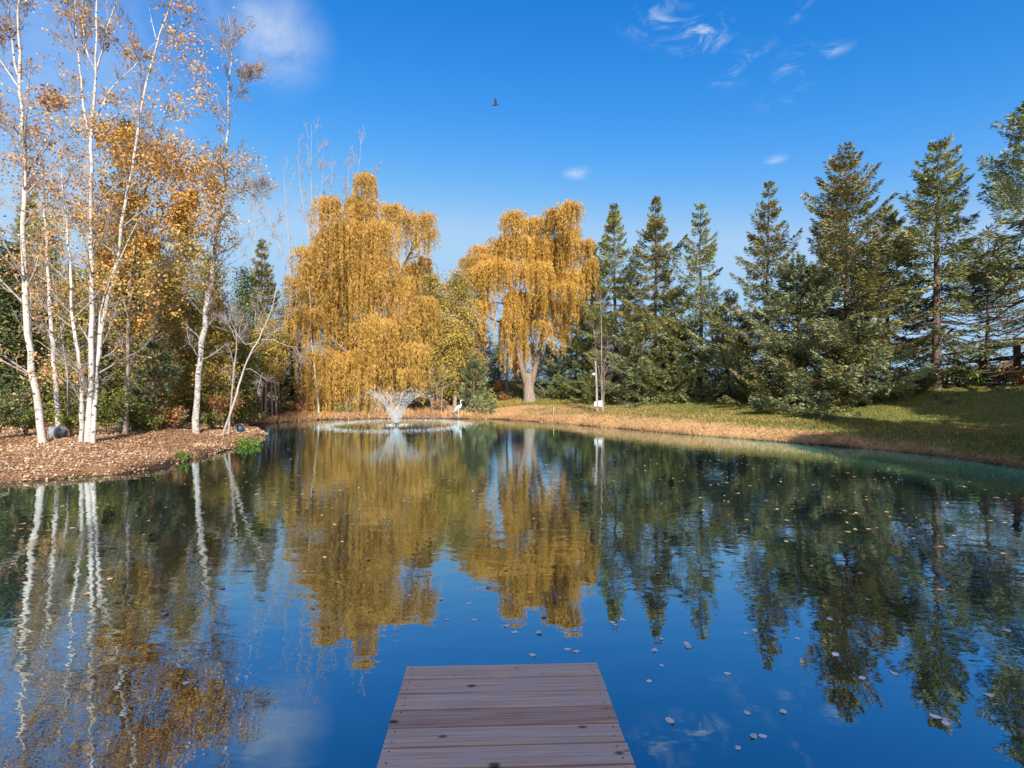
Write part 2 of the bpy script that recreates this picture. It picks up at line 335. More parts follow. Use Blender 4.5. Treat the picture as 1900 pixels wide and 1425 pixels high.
c = MIX(nt, M(nt, 'MULTIPLY', SM(nt, v, .3, .6), .45), c, (.66, .50, .37, 1)); c = MIX(nt, M(nt, 'MULTIPLY', SM(nt, v, .4, .1), .25), c, (.34, .19, .16, 1))
c = MIX(nt, M(nt, 'MULTIPLY', M(nt, 'MULTIPLY', knot, kmask), .85), c, (.035, .022, .02, 1))
out(nt, bsdf(nt, c, .72, bump(nt, gr, .35, .006), .3)); MT['dock'] = m
MT['dark_wood'] = barkmat('weathered_wood', (.07, .045, .035), (.16, .10, .08), (2, 12, 12), .4)
MT['screw'] = plain('screw', (.035, .03, .03), .5, .6)
HD = math.radians(2.1)
R2 = np.array([[math.cos(HD), -math.sin(HD), 0], [math.sin(HD), math.cos(HD), 0], [0, 0, 1]])
dk = thing('dock', (-.062, 3.235, 0), 'reddish brown plank dock reaching out over the calm water', 'dock'); dk.rotation_euler.z = HD
mb = MB(); scs = []
ZD = .35
nb = 55
for i in range(nb):
    y1 = -i * .1445; y0 = y1 - .1325 + rng.normal() * .0012; zt = ZD + rng.normal() * .0006; xl, xr = -.606 + rng.normal() * .002, .606 + rng.normal() * .002
    b = .004
    # board with eased top edges: cross-section in y,z swept along x
    prof = [(y0, zt - .035), (y0, zt - b), (y0 + b * .3, zt - b * .3), (y0 + b, zt), (y1 - b, zt), (y1 - b * .3, zt - b * .3), (y1, zt - b), (y1, zt - .035)]
    xs = np.linspace(xl, xr, 7); k = len(prof)
    bow = rng.normal() * .0015
    V = [(x, p[0] + bow * math.sin(math.pi * (x + .6) / 1.2), p[1]) for x in xs for p in prof]
    q = [(a * k + j, a * k + (j + 1) % k, (a + 1) * k + (j + 1) % k, (a + 1) * k + j) for a in range(6) for j in range(k)]
    for e in (0, 6): q += [(e * k + 0, e * k + 1, e * k + 6, e * k + 7), (e * k + 1, e * k + 2, e * k + 5, e * k + 6), (e * k + 2, e * k + 3, e * k + 4, e * k + 5)]
    mb.add(V, q, rng.random())
    if i < 9:
        for sx in (-.565, .565):
            for sy in (.035, .105): scs.append((sx + rng.normal() * .006, y0 + sy + rng.normal() * .006, zt + .0006))
mb.build('deck', MT['dock'], dk)
mb = MB()
for x in (-.565, 0, .565): mb.box((x, -4.0, ZD - .037 - .07), (.038, 7.9, .14))
mb.box((0, -.03, ZD - .037 - .07), (1.09, .038, .138))
mb.build('joist_frame', MT['dark_wood'], dk)
for (x, y) in ((-.49, -.14), (.49, -.14), (-.49, -2.6), (.49, -2.6), (-.49, -5.2), (.49, -5.2)):
    mb = MB(); mb.tubes([[x, y, -1.5], [x, y, -.5], [x, y, .28]], [.05, .05, .05], 12); mb.build('post', MT['dark_wood'], dk)
proto = None
for p in scs:
    if proto is None:
        mb = MB(); th = np.arange(8) * math.pi / 4
        mb.tubes([[0, 0, -.004], [0, 0, .0005], [0, 0, .0008]], [.0042, .0042, .0002], 8); proto = mb.build('screw', MT['screw'], dk); proto.location = p
    else:
        s_ = proto.copy(); C.objects.link(s_); s_.parent = dk; s_.location = p

# ---------------------------------------------------------------- branching
def resample(pts, k):
    pts = np.asarray(pts, float); s = np.r_[0, np.cumsum(np.linalg.norm(np.diff(pts, axis=0), axis=1))]
    t = np.linspace(0, s[-1], k); P = np.stack([np.interp(t, s, pts[:, i]) for i in range(3)], 1)
    for _ in range(2): P[1:-1] = .25 * P[:-2] + .5 * P[1:-1] + .25 * P[2:]
    return P
def grow(P, R, m, t0, t1, lf, ang, up, k=6, wig=.12, rf=.55, lmin=.0, taper=.2, shrink=.5, lens=None):
    n, K, _ = P.shape
    t = rng.uniform(t0, t1, (n, m)); f = t * (K - 1); i = np.clip(f.astype(int), 0, K - 2); fr = (f - i)[..., None]
    idx = np.arange(n)[:, None]
    p = P[idx, i] * (1 - fr) + P[idx, i + 1] * fr; T = unit(P[idx, i + 1] - P[idx, i]); r = R[idx, i] * (1 - fr[..., 0]) + R[idx, i + 1] * fr[..., 0]
    Lp = np.linalg.norm(np.diff(P, axis=1), axis=2).sum(1)[:, None] if lens is None else lens
    L = np.maximum(lmin, lf * Lp * (1 - shrink * t) * rng.uniform(.5, 1.15, (n, m)))
    p = p.reshape(-1, 3); T = T.reshape(-1, 3); L = L.reshape(-1); r = r.reshape(-1) * rf
    a = ang * rng.uniform(.7, 1.3, len(L)); side = unit(np.cross(T, rv(len(L))))
    d = unit(T * np.cos(a)[:, None] + side * np.sin(a)[:, None])
    out_ = [p]
    for _ in range(k - 1):
        d = unit(d + rng.normal(size=d.shape) * wig + np.array([0, 0, up])); p = p + d * (L / (k - 1))[:, None]; out_.append(p)
    Q = np.stack(out_, 1); RR = r[:, None] * np.linspace(1, taper, k)[None]
    return Q, RR
def pick(P, n, t0=.2, j=.05):
    i = rng.integers(0, len(P), n); K = P.shape[1]; f = rng.uniform(t0, 1, n) * (K - 1); a = np.minimum(f.astype(int), K - 2)
    return P[i, a] + (P[i, a + 1] - P[i, a]) * (f - a)[:, None] + rng.normal(size=(n, 3)) * j
def add_leaves(mb, P, s=.07, wr=.8, down=.3):
    n = len(P); U = unit(rng.normal(size=(n, 3)) + np.array([0, 0, -down])); V = unit(np.cross(U, rv(n)))
    L = s * rng.uniform(.6, 1.3, n)[:, None]; mb.leaves(P, U * L, V * L * wr)
def clumps(mb, lst, D, dep=1.0, s=.08, per=14, cr=.16, wr=.8):
    for c in lst:
        px, py, rx, ry, n = c[:5]; dd_ = c[5] if len(c) > 5 else 0
        nc = max(2, n // per); u = rng.normal(size=(nc, 3)) * .5; u = u / np.maximum(1, np.linalg.norm(u, axis=1, keepdims=True))
        c0 = W3(px, py, D + dd_); R = np.array([rx / F * D, max(rx / F * D * dep, .4), ry / F * D])
        cc = c0 + u * R; i = rng.integers(0, nc, n); P = cc[i] + rng.normal(size=(n, 3)) * cr * np.array([1, 1, .7])
        add_leaves(mb, P, s, wr)
def stem_world(px, D, drift=0.0):
    n = len(px); dd_ = np.cumsum(rng.normal(size=n)) * .10 + np.linspace(0, drift, n)
    dd_ -= dd_[0]
    return np.array([W3(x, y, D + e) for (x, y), e in zip(px, dd_)])

def birch(name, label, D, stems, bark='birch', twig='twig', nbr=12, nsub=6, ntw=6, leafn=0, leafmt='birch_leaf', lclumps=(), leafs=.07, group=None, tw_r=1.0, brL=.22, cat='tree', up=.10, t0=.25, thin=0):
    b0 = stems[0]['px'][0]; base = W3(b0[0], b0[1], D); base[2] = gz(base[0], base[1]) - .03
    root = thing(name, tuple(base), label, cat, group)
    mbt = MB(); Ps, Rs = [], []
    for s in stems:
        pts = stem_world(s['px'], D + s.get('off', 0), s.get('drift', 0))
        if s.get('ground', True): pts[0, 2] = min(pts[0, 2], gz(pts[0, 0], pts[0, 1]) - .04)
        P = resample(pts, 28); P[1:-1, 0] += rng.normal(size=26) * s['r'] * .16
        s['r'] *= .64 if D < 15 else .74; R = s['r'] * (1 - np.linspace(0, 1, 28) * (1 - s.get('tip', .18))) * (1 + .05 * rng.normal(size=28))
        if s.get('ground', True): R[:3] *= np.array([1.15, 1.05, 1.0])
        mbt.tubes(P, R, 12); Ps.append(P); Rs.append(R)
    mbt.build('trunk', MT[bark], root, base)
    P = np.stack(Ps); R = np.stack(Rs)
    H = np.maximum(np.array([np.linalg.norm(p[-1] - p[0]) for p in P])[:, None], 4.5)
    if thin: H = H * thin
    B1, r1 = grow(P, R, nbr, t0, .98, brL, .85, up, 7, .12, .42, lens=H); r1 = np.clip(r1, .008, .024 if D < 17 else .015)
    hr = np.array([np.linalg.norm(p[-1] - p[0]) for p in P]); kp = rng.random((len(P), nbr)) < np.clip(hr / 5.0, .12, 1)[:, None]; kp = kp.reshape(-1); B1 = B1[kp]; r1 = r1[kp]
    B2, r2 = grow(B1, r1, nsub, .15, .98, .45, .7, .06, 6, .16, .6, .25); r2 = np.maximum(r2, .0045 * tw_r)
    B3, r3 = grow(B2, r2, ntw, .1, 1, .5, .7, .03, 4, .2, .7, .15); r3 = np.maximum(r3, .003 * tw_r)
    mb = MB(); mb.tubes(B1, r1, 6); mb.tubes(B2, r2, 4); mb.tubes(B3, r3, 3)
    mb.build('branches', MT[twig], root, base)
    if leafn or lclumps:
        mb = MB()
        if leafn:
            A = pick(B3, leafn * 2, .2, .05); keep = wav(A[:, 0] + A[:, 2], A[:, 1] * .6 + A[:, 2] * 1.1, 2.2, 5) > .0
            add_leaves(mb, A[keep][:leafn], leafs)
        if lclumps: clumps(mb, lclumps, D, s=leafs)
        mb.build('leaves', MT[leafmt], root, base)
    return root

# ---------------------------------------------------------------- conifers
def conifer(x, y, H, Rm, label, mat='spruce', low=.02, dens=1.0, nbr=None, name='spruce_tree', cat='spruce', group=None, shape=.85, elev=(-.30, .75), sparse_low=0, droop=.25, needle=.16, zb=None, seedgap=0.0, r0=None):
    z0 = gz(x, y) - .05 if zb is None else zb
    root = thing(name, (x, y, z0), label, cat, group)
    r0 = r0 or .011 * H + .03
    zz = np.linspace(0, H, 14); wob = np.cumsum(rng.normal(size=(14, 2)) * .02, 0)
    T = np.stack([wob[:, 0], wob[:, 1], zz], 1); T[0, :2] = 0
    mb = MB(); mb.tubes(T, r0 * (1 - zz / H * .93), 10)
    n = int((nbr or int(H * 22)) * .92)
    t = np.sort(rng.random(n) ** 1.05) * (1 - low) + low; t = np.minimum(t, .992)
    # whorls: pull towards discrete levels
    sp_ = rng.uniform(.46, .58); lv = np.round(t * H / sp_) * sp_ / H; t = np.clip(t * .30 + lv * .70, low, .992)
    az = rng.random(n) * 2 * math.pi
    sect = 1 + .30 * np.sin(az * 2 + t * 9 + rng.random() * 6) * .7 + .18 * np.sin(az * 3 - t * 17 + rng.random() * 6)
    prof = (1 - t) ** shape * (1 - .35 * np.exp(-(t / .06) ** 2)) * (1 - .38 * ss(t, .68, 1.0)) + .03
    L = Rm * prof * sect * rng.choice([.55, .8, 1.0, 1.18], n, p=[.2, .25, .35, .2])
    el = elev[0] + (elev[1] - elev[0]) * t ** 1.3 + rng.normal(size=n) * .08
    k = 7; s = np.linspace(0, 1, k)
    out_h = np.stack([np.cos(az), np.sin(az)], 1)
    # bough droops then lifts at the tip
    zoff = L[:, None] * (np.tan(el)[:, None] * s - droop * (1 - t)[:, None] * np.sin(s * math.pi) * .8 + .16 * s ** 3)
    Px = np.interp(t * H, zz, T[:, 0])[:, None] + out_h[:, :1] * L[:, None] * s; Py = np.interp(t * H, zz, T[:, 1])[:, None] + out_h[:, 1:] * L[:, None] * s
    P = np.stack([Px, Py, (t * H)[:, None] + zoff], -1); P[:, 1:] += rng.normal(size=(n, k - 1, 3)) * .03 * L[:, None, None] * .5
    mb.tubes(P, np.clip(.012 * L, .006, .035)[:, None] * np.linspace(1, .25, k)[None], 4)
    mb.build('trunk', MT['spruce_bark'], root)
    keep = np.ones(n, bool)
    if sparse_low: keep = (t > sparse_low) | (rng.random(n) < .22)
    cnt = (L * 235 * dens * (.16 / needle) ** 1.3 + 14).astype(int) * keep
    i = np.repeat(np.arange(n), cnt); N_ = len(i)
    sp = rng.random(N_) ** .75 * .96 + .04; inner = .16 * (1 - t[i]); sp = inner + (1 - inner) * sp
    f = sp * (k - 1); a = np.minimum(f.astype(int), k - 2); fr = (f - a)[:, None]
    p = P[i, a] * (1 - fr) + P[i, a + 1] * fr; tg = unit(P[i, a + 1] - P[i, a])
    sd = unit(np.cross(tg, [0, 0, 1])); u = rng.uniform(-1, 1, N_); hw = np.minimum(.72, .12 + .34 * L[i]) * (1.08 - sp) ** .6
    # twigs leave the bough at intervals, so the spray is combed
    sq = np.round(sp * L[i] / .13) * .13; p = p + tg * (sq - sp * L[i])[:, None] * .6
    p = p + sd * (u * hw)[:, None] + tg * (np.abs(u) * hw * .6)[:, None]; p[:, 2] -= (u * u * hw * .35 + np.abs(rng.normal(size=N_)) * .06)
    d = unit(tg * .75 + sd * (np.sign(u) * rng.uniform(.2, 1.1, N_))[:, None] + np.stack([0 * u, 0 * u, rng.normal(size=N_) * .25 - .22], 1))
    V = unit(np.cross(d, rv(N_) + np.array([0, 0, .6])))
    ln = needle * rng.uniform(.6, 1.35, N_)[:, None]
    va = np.clip(.5 * rng.random(N_) + .5 * rng.random(n)[i], 0, 1)
    mb = MB(); mb.leaves(p, d * ln, V * ln * .23, va)
    # leader
    q = np.zeros((30, 3)); q[:, 2] = H - rng.random(30) * .35; dq = unit(rng.normal(size=(30, 3)) * .5 + np.array([0, 0, .8])); mb.leaves(q, dq * .16, unit(np.cross(dq, rv(30))) * .04)
    mb.build('crown', MT[mat], root)
    return root
def copy_tree(root, loc, rz, sc, label, group=None):
    r = root.copy(); C.objects.link(r); r.location = loc; r.rotation_euler = (0, 0, rz); r.scale = (sc, sc, sc); r['label'] = label
    if group: r['group'] = group
    for ch in list(root.children):
        c = ch.copy(); C.objects.link(c); c.parent = r
    return r

G1 = 'row of spruces on the right bank'
def sp(px, D, ytop, hwpx, label, **k):
    x = WX(px, D); z0 = gz(x, D); H = CAMZ + (HY - ytop) / F * D - z0
    return conifer(x, D, H, hwpx / F * D, label, group=k.pop('group', G1), **k)
sp(1142, 33, 377, 88, 'tall narrow spruce beside the orange willow, first of the row', dens=.9)
sp(1215, 31, 366, 84, 'slim pointed spruce, second in the row from the willow', mat='brown_spruce', dens=.9)
sp(1300, 28.5, 376, 80, 'thin-topped spruce with sky showing through, third tip from the willow', dens=.7, shape=.8, nbr=190)
sp(1424, 25, 343, 100, 'spruce with spiky arms and a tufted narrow tip, left of the tallest one', dens=.7, shape=.85, nbr=190, mat='brown_spruce')
sp(1570, 22.5, 272, 135, 'broad full spruce with golden cone-laden top, widest in the row', dens=.95, mat='brown_spruce', shape=.72)
sp(1738, 21, 264, 118, 'see-through spruce with long bare lower trunk, near the right edge', dens=.72, shape=.62, nbr=200, sparse_low=.36, droop=.12, r0=.19)
sp(1912, 19.5, 188, 150, 'tallest dark spruce cut by the right edge of the picture', dens=.8, mat='blue_spruce', shape=.7, sparse_low=.40)
sp(1482, 23, 478, 125, 'low pale blue-green spruce in front of the tallest ones', mat='blue_spruce', dens=1.1, shape=.7)
sp(1650, 23.8, 385, 110, 'spruce with upswept arms leaning out right of the broad one', dens=.8, shape=.75)
sp(1352, 27, 545, 95, 'short bushy spruce filling the gap below the spiky-armed one', mat='blue_spruce', dens=.9)
sp(1255, 29.5, 540, 85, 'short full spruce between the second and third tips', dens=.9)
sp(1068, 36, 545, 85, 'wide low spruce behind the thin white birch clump', mat='blue_spruce', dens=.9)
sp(1095, 34.8, 455, 60, 'spruce half hidden behind the edge of the orange willow', dens=.9)
sp(1185, 30, 580, 80, 'low spreading spruce under the two slim pointed ones', mat='blue_spruce', dens=.9)
sp(1590, 21.2, 600, 120, 'squat silvery spruce at the foot of the broad one', mat='blue_spruce', dens=1.1, shape=.6)
sp(1832, 23, 430, 100, 'thin blue-green spruce behind, between the two rightmost trunks', mat='blue_spruce', dens=.45, shape=.7, sparse_low=.5)
# evergreens behind the viewer that shade the dock and the right bank
base_sp = conifer(19.5, 4.0, 12.0, 3.6, 'large shading spruce on the near right bank outside the picture', dens=1.2, needle=.28, nbr=420)
for i, (x, y, s) in enumerate([(23.5, 6.5, 1.0), (16.2, .2, 1.05), (21.5, -1.5, 1.05), (15.4, -5.5, 1.1), (27.5, 9, .95), (2.2, -7, .85), (5.2, -8.2, .9), (-.4, -8.6, .8), (31, 13, .9)]):
    copy_tree(base_sp, (x, y, gz(x, y) - .05), i * 1.3, s, 'large spruce outside the picture, ' + ['inland behind the right bank', 'right of the dock, close to the water', 'second back from the water on the right', 'right of the dock, set back from the water', 'inland level with the lawn', 'straight behind the dock', 'behind the dock to its right', 'behind the dock to its left', 'far out to the right'][i], 'shading spruces on the near shore')
base_sp['label'] = 'large spruce outside the picture, nearest the lawn corner'; base_sp['group'] = 'shading spruces on the near shore'

# ---------------------------------------------------------------- cedars and other dense crowns
def cedar(px, D, ytop, hw, label, mat='cedar', ylow=None, name='cedar_tree', cat='cedar', group=None, trunks=1, n=None, size=.13, shape=.6, trunkmat='cedar_bark', dx=0):
    x = WX(px, D); z0 = gz(x, D) - .05; zt = CAMZ + (HY - ytop) / F * D; zl = z0 + .15 if ylow is None else CAMZ + (HY - ylow) / F * D
    R = hw / F * D; H = zt - z0
    root = thing(name, (x, D, z0), label, cat, group)
    mb = MB()
    for j in range(trunks):
        ox_ = (j - (trunks - 1) / 2) * .32 + rng.normal() * .05; oy_ = rng.normal() * .2
        q = np.array([[ox_, oy_, 0], [ox_ * .9, oy_, H * .3], [ox_ * .4, oy_ * .4, H * .6], [0, 0, H * .93]]); mb.tubes(resample(q, 9), np.linspace(.02 * H * .75 / trunks ** .4 + .03, .02, 9), 8)
    nbr = int(60 + 22 * (zt - zl)); t = rng.random(nbr); zc = (zl - z0) + (zt - zl) * t
    prof = np.where(t < .25, .70 + 1.2 * t, 1.0) * (1 - t) ** shape + .05
    az = rng.random(nbr) * 2 * math.pi; rr_ = R * prof * rng.uniform(.55, 1.15, nbr) * (1 + .25 * np.sin(az * 2 + t * 11) * .8)
    k = 4; s = np.linspace(0, 1, k)
    P = np.stack([np.cos(az)[:, None] * rr_[:, None] * s, np.sin(az)[:, None] * rr_[:, None] * s, zc[:, None] + rr_[:, None] * (.45 * s - .35 * s ** 2 * 1.2)], -1)
    P[:, 0, 2] -= .1 * rr_
    mb.tubes(P, np.full((nbr, 1), .014) * np.linspace(1, .4, k)[None], 4)
    mb.build('trunk', MT[trunkmat], root)
    N_ = n or int((zt - zl) * R * 2 * 620 * (.13 / size) ** 1.6 + 2500)
    i = rng.integers(0, nbr, N_); wt = rng.random(N_) < np.clip(rr_[i] / R + .25, 0, 1); i = i[wt]; N_ = len(i)
    u = rng.random(N_) ** .5; f = u * (k - 1); a = np.minimum(f.astype(int), k - 2); fr = (f - a)[:, None]
    p = P[i, a] * (1 - fr) + P[i, a + 1] * fr + rng.normal(size=(N_, 3)) * (.09 + .09 * R) * np.array([1, 1, .75])
    od = unit(np.stack([np.cos(az[i]), np.sin(az[i]), 0 * az[i]], 1)); d = unit(od * .6 + rng.normal(size=(N_, 3)) * .55 + np.array([0, 0, -.25]))
    V = unit(np.cross(d, rv(N_))); ln = size * rng.uniform(.6, 1.4, N_)[:, None]
    va = np.clip(.45 * rng.random(N_) + .55 * rng.random(nbr)[i], 0, 1)
    mb = MB(); mb.leaves(p, d * ln, V * ln * .45, va); mb.build('crown', MT[mat], root)
    return root
G2 = 'evergreens behind the left shore'
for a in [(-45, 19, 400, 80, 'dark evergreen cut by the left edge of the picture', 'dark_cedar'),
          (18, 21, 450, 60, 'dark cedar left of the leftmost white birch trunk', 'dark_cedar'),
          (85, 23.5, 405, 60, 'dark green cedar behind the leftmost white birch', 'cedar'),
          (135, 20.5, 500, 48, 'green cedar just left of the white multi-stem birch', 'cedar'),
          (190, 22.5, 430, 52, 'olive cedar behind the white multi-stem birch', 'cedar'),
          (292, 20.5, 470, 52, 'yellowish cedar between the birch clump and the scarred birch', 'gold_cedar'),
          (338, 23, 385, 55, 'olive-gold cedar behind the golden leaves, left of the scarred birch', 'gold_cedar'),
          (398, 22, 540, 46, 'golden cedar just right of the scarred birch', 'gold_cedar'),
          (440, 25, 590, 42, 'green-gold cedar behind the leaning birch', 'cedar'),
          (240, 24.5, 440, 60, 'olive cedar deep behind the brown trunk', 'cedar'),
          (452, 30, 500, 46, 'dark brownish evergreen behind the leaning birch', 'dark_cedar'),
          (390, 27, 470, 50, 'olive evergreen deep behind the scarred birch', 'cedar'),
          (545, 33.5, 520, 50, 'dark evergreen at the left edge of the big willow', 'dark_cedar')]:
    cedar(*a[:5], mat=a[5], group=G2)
cedar(498, 29, 590, 42, 'gold-green cedar with several pale bare trunks below, near the far shore', 'gold_cedar', ylow=705, trunks=4, group=G2)
cedar(803, 32.4, 512, 50, 'olive-gold cedar tight against the right edge of the big willow', 'gold_cedar', ylow=735, n=34000, size=.12, shape=.45, group='evergreens between the willows')
cedar(845, 33.2, 508, 54, 'dense golden olive cedar just right of the big willow', 'gold_cedar', ylow=725, n=34000, size=.12, shape=.45, group='evergreens between the willows')
cedar(862, 34, 575, 42, 'orange-brown tree just right of the olive-gold cedar', 'rust_shrub', ylow=700, size=.11, name='small_tree', cat='tree', trunks=2)
cedar(893, 39, 600, 34, 'dark green tree in the gap between the two willows', 'dark_cedar', group='evergreens between the willows')
cedar(925, 52, 640, 24, 'far round tree seen through the gap between the willows', 'dark_cedar', group='evergreens between the willows')
cedar(962, 50, 655, 22, 'far russet tree behind the orange willow trunk', 'rust_shrub', name='small_tree', cat='tree')
cedar(1020, 45, 640, 40, 'dark evergreen in the distance right of the orange willow trunk', 'dark_cedar', group='evergreens between the willows')
conifer(WX(232, 25), 25, CAMZ + (HY - 222) / F * 25 - .4, 72 / F * 25, 'tall brown-tinged spruce rising above the golden birch leaves', 'brown_spruce', group=G2, dens=.85)
conifer(WX(488, 31), 31, CAMZ + (HY - 447) / F * 31 - .4, 62 / F * 31, 'dark brown pointed spruce left of the big willow', 'brown_spruce', group=G2, dens=.85)
conifer(WX(55, 26), 26, CAMZ + (HY - 330) / F * 26 - .4, 70 / F * 26, 'tall dark spruce showing between the leftmost birch and the clump', 'spruce', group=G2, dens=.8)
conifer(WX(285, 18.4), 18.4, CAMZ + (HY - 632) / F * 18.4 - .4, 66 / F * 18.4, 'small bluish green spruce on the shore between the birches', 'blue_spruce', dens=1.2)
conifer(WX(878, 32), 32, CAMZ + (HY - 655) / F * 32 - .3, 46 / F * 32, 'small green spruce at the water edge behind the heron', 'blue_spruce', dens=1.3)

# ---------------------------------------------------------------- birches (stems traced, each at its own distance)
def st(px, r, **k): return dict(px=px, r=r, **k)
birch('birch_tree', 'leftmost tall white birch leaning slightly left beside the grey barrel', 14.1,
      [st([(80, 822), (68, 740), (55, 650), (48, 560), (44, 440), (42, 380), (49, 324), (43, 236), (35, 177), (34, 141), (35, 44), (37, 0), (40, -120)], .140),
       st([(46, 345), (56, 310), (76, 280), (94, 245), (100, 215), (107, 183)], .035, ground=False),
       st([(34, 141), (27, 118), (19, 44), (14, 0), (8, -90)], .04, ground=False),
       st([(40, 260), (20, 225), (-20, 195), (-60, 150)], .035, ground=False),
       st([(33, 160), (0, 112), (-40, 70)], .03, ground=False)],
      nbr=24, nsub=8, ntw=6, t0=.12, leafn=3400, lclumps=[(60, 480, 80, 60, 700), (20, 300, 60, 60, 500), (85, 690, 32, 34, 260), (60, 740, 30, 18, 60), (100, 230, 40, 60, 450)])
birch('birch_tree', 'white birch clump with four trunks from one base at the left shore', 14.1,
      [st([(152, 831), (152, 757), (153, 706), (145, 656), (138, 609), (133, 582), (131, 548), (132, 500), (127, 450), (120, 380), (112, 300)], .088, drift=-.3),
       st([(163, 826), (166, 723), (172, 676), (166, 636), (170, 590), (173, 540), (173, 504), (168, 454), (164, 420), (168, 383), (171, 324), (169, 280), (169, 240), (172, 218), (173, 177), (177, 133), (177, 88), (180, 0), (184, -110)], .115),
       st([(172, 824), (178, 713), (184, 639), (195, 572), (209, 521), (222, 477), (224, 430), (226, 395), (240, 340), (253, 295), (253, 250), (262, 192), (277, 141), (290, 74), (309, 24), (321, 0), (345, -60)], .098, drift=.4),
       st([(166, 822), (174, 700), (180, 640), (186, 575), (202, 524), (220, 484), (232, 457), (245, 430), (262, 400)], .07, off=.12, drift=.5),
       st([(169, 262), (159, 227), (152, 177), (149, 127), (141, 74), (140, 0), (136, -70)], .048, ground=False),
       st([(177, 133), (190, 97), (193, 77), (206, 29), (218, 0), (232, -50)], .04, ground=False),
       st([(176, 130), (162, 103), (153, 44), (153, 0), (150, -50)], .035, ground=False),
       st([(180, 215), (205, 165), (245, 128), (288, 78)], .03, ground=False, drift=.5),
       st([(205, 220), (240, 200), (265, 180)], .022, ground=False, drift=.4),
       st([(290, 74), (283, 45), (276, 10)], .02, ground=False)],
      nbr=14, nsub=8, ntw=6, t0=.12, leafn=3400, leafmt='gold_leaf',
      lclumps=[(185, 243, 40, 20, 700), (140, 300, 40, 40, 350), (340, 195, 48, 22, 300), (345, 85, 30, 30, 300), (370, 130, 20, 30, 200), (330, 15, 45, 22, 350), (380, 180, 20, 16, 150), (230, 200, 30, 25, 160), (150, 400, 60, 60, 600), (215, 540, 60, 60, 500)])
birch('birch_tree', 'scarred white birch standing alone right of the clump, black-marked lower trunk', 18,
      [st([(364, 797), (367, 723), (371, 656), (381, 595), (387, 548), (396, 487), (403, 437), (404, 407), (416, 354), (421, 295), (424, 236), (423, 177), (429, 118), (432, 83), (426, 44), (424, 27)], .15, tip=.08),
       st([(403, 420), (398, 370), (400, 320), (405, 280)], .04, ground=False),
       st([(424, 200), (440, 175), (470, 145), (490, 120)], .02, ground=False),
       st([(432, 90), (440, 80), (446, 72)], .015, ground=False),
       st([(418, 370), (450, 355), (490, 350), (520, 352)], .022, ground=False)],
      bark='rough_birch', t0=.15, nbr=36, nsub=7, ntw=6, brL=.14, leafn=1200, leafmt='gold_leaf', tw_r=1.2,
      lclumps=[(410, 330, 45, 50, 900), (455, 300, 32, 22, 280), (400, 440, 45, 50, 700), (395, 300, 40, 25, 500), (375, 520, 40, 40, 400)])
birch('birch_tree', 'slender bare white birch leaning right over the inlet', 18.2,
      [st([(412, 801), (428, 766), (439, 733), (450, 688), (460, 669), (468, 644), (482, 631), (490, 606), (501, 584), (507, 565), (515, 528), (524, 500)], .062, tip=.15),
       st([(482, 631), (505, 629), (535, 643), (560, 645), (592, 642)], .02, ground=False),
       st([(452, 686), (464, 684), (478, 693), (490, 702)], .018, ground=False),
       st([(478, 634), (455, 640), (440, 620), (425, 590)], .02, ground=False)],
      bark='white_twig', nbr=12, nsub=9, ntw=7, brL=.30, leafn=0, t0=.4, tw_r=.9)
birch('birch_tree', 'thin grey birch just behind the leaning one', 18.9,
      [st([(424, 792), (427, 765), (430, 730), (435, 679), (440, 638), (437, 600), (435, 575)], .055, tip=.3), st([(440, 638), (425, 600), (405, 575)], .02, ground=False)],
      bark='twig', nbr=10, nsub=7, ntw=6, brL=.30, leafn=0)
birch('birch_tree', 'pale grey trunk rising behind the barrel', 16.2,
      [st([(111, 800), (104, 706), (98, 666), (95, 600), (90, 520), (86, 440), (80, 360), (78, 300)], .11), st([(98, 640), (75, 560), (60, 500)], .03, ground=False)],
      nbr=14, nsub=7, ntw=5, leafn=900, brL=.22)
birch('aspen_tree', 'brown-trunked tree with the thick golden crown between the birches', 16.4,
      [st([(232, 797), (236, 730), (238, 600), (246, 480), (262, 380), (285, 300), (300, 245)], .10),
       st([(240, 560), (270, 470), (320, 400), (365, 350)], .05, ground=False), st([(238, 590), (215, 500), (205, 420), (215, 330)], .05, ground=False)],
      bark='willow_bark', twig='dark_twig', nbr=14, nsub=8, ntw=5, brL=.28, leafn=5000, leafmt='gold_leaf', leafs=.085,
      lclumps=[(320, 300, 85, 45, 3000), (250, 285, 60, 45, 1500), (225, 250, 45, 30, 900), (300, 380, 90, 50, 1700), (380, 380, 50, 50, 1000), (230, 370, 60, 50, 750), (330, 450, 70, 50, 650), (235, 470, 60, 60, 700), (120, 380, 70, 50, 700), (90, 540, 80, 60, 500), (280, 560, 70, 60, 500)])
birch('birch_tree', 'thin white birch stem against the left side of the big willow', 30.3,
      [st([(592, 772), (586, 700), (583, 679), (577, 629), (576, 564), (572, 520)], .075, tip=.4)], nbr=6, nsub=5, ntw=4, brL=.2, leafn=0)
birch('birch_tree', 'thin white birch clump of three stems on the right lawn', 27.3,
      [st([(1118, 758), (1117, 705), (1116, 641), (1116, 592), (1114, 560)], .045), st([(1117, 757), (1116, 713), (1108, 665), (1104, 629), (1100, 600)], .028),
       st([(1120, 756), (1121, 700), (1121, 673), (1128, 650)], .028)], bark='white_twig', twig='dark_twig', nbr=14, nsub=7, ntw=5, brL=.24, leafn=0)
G3 = 'bare pale trees behind the left shore'
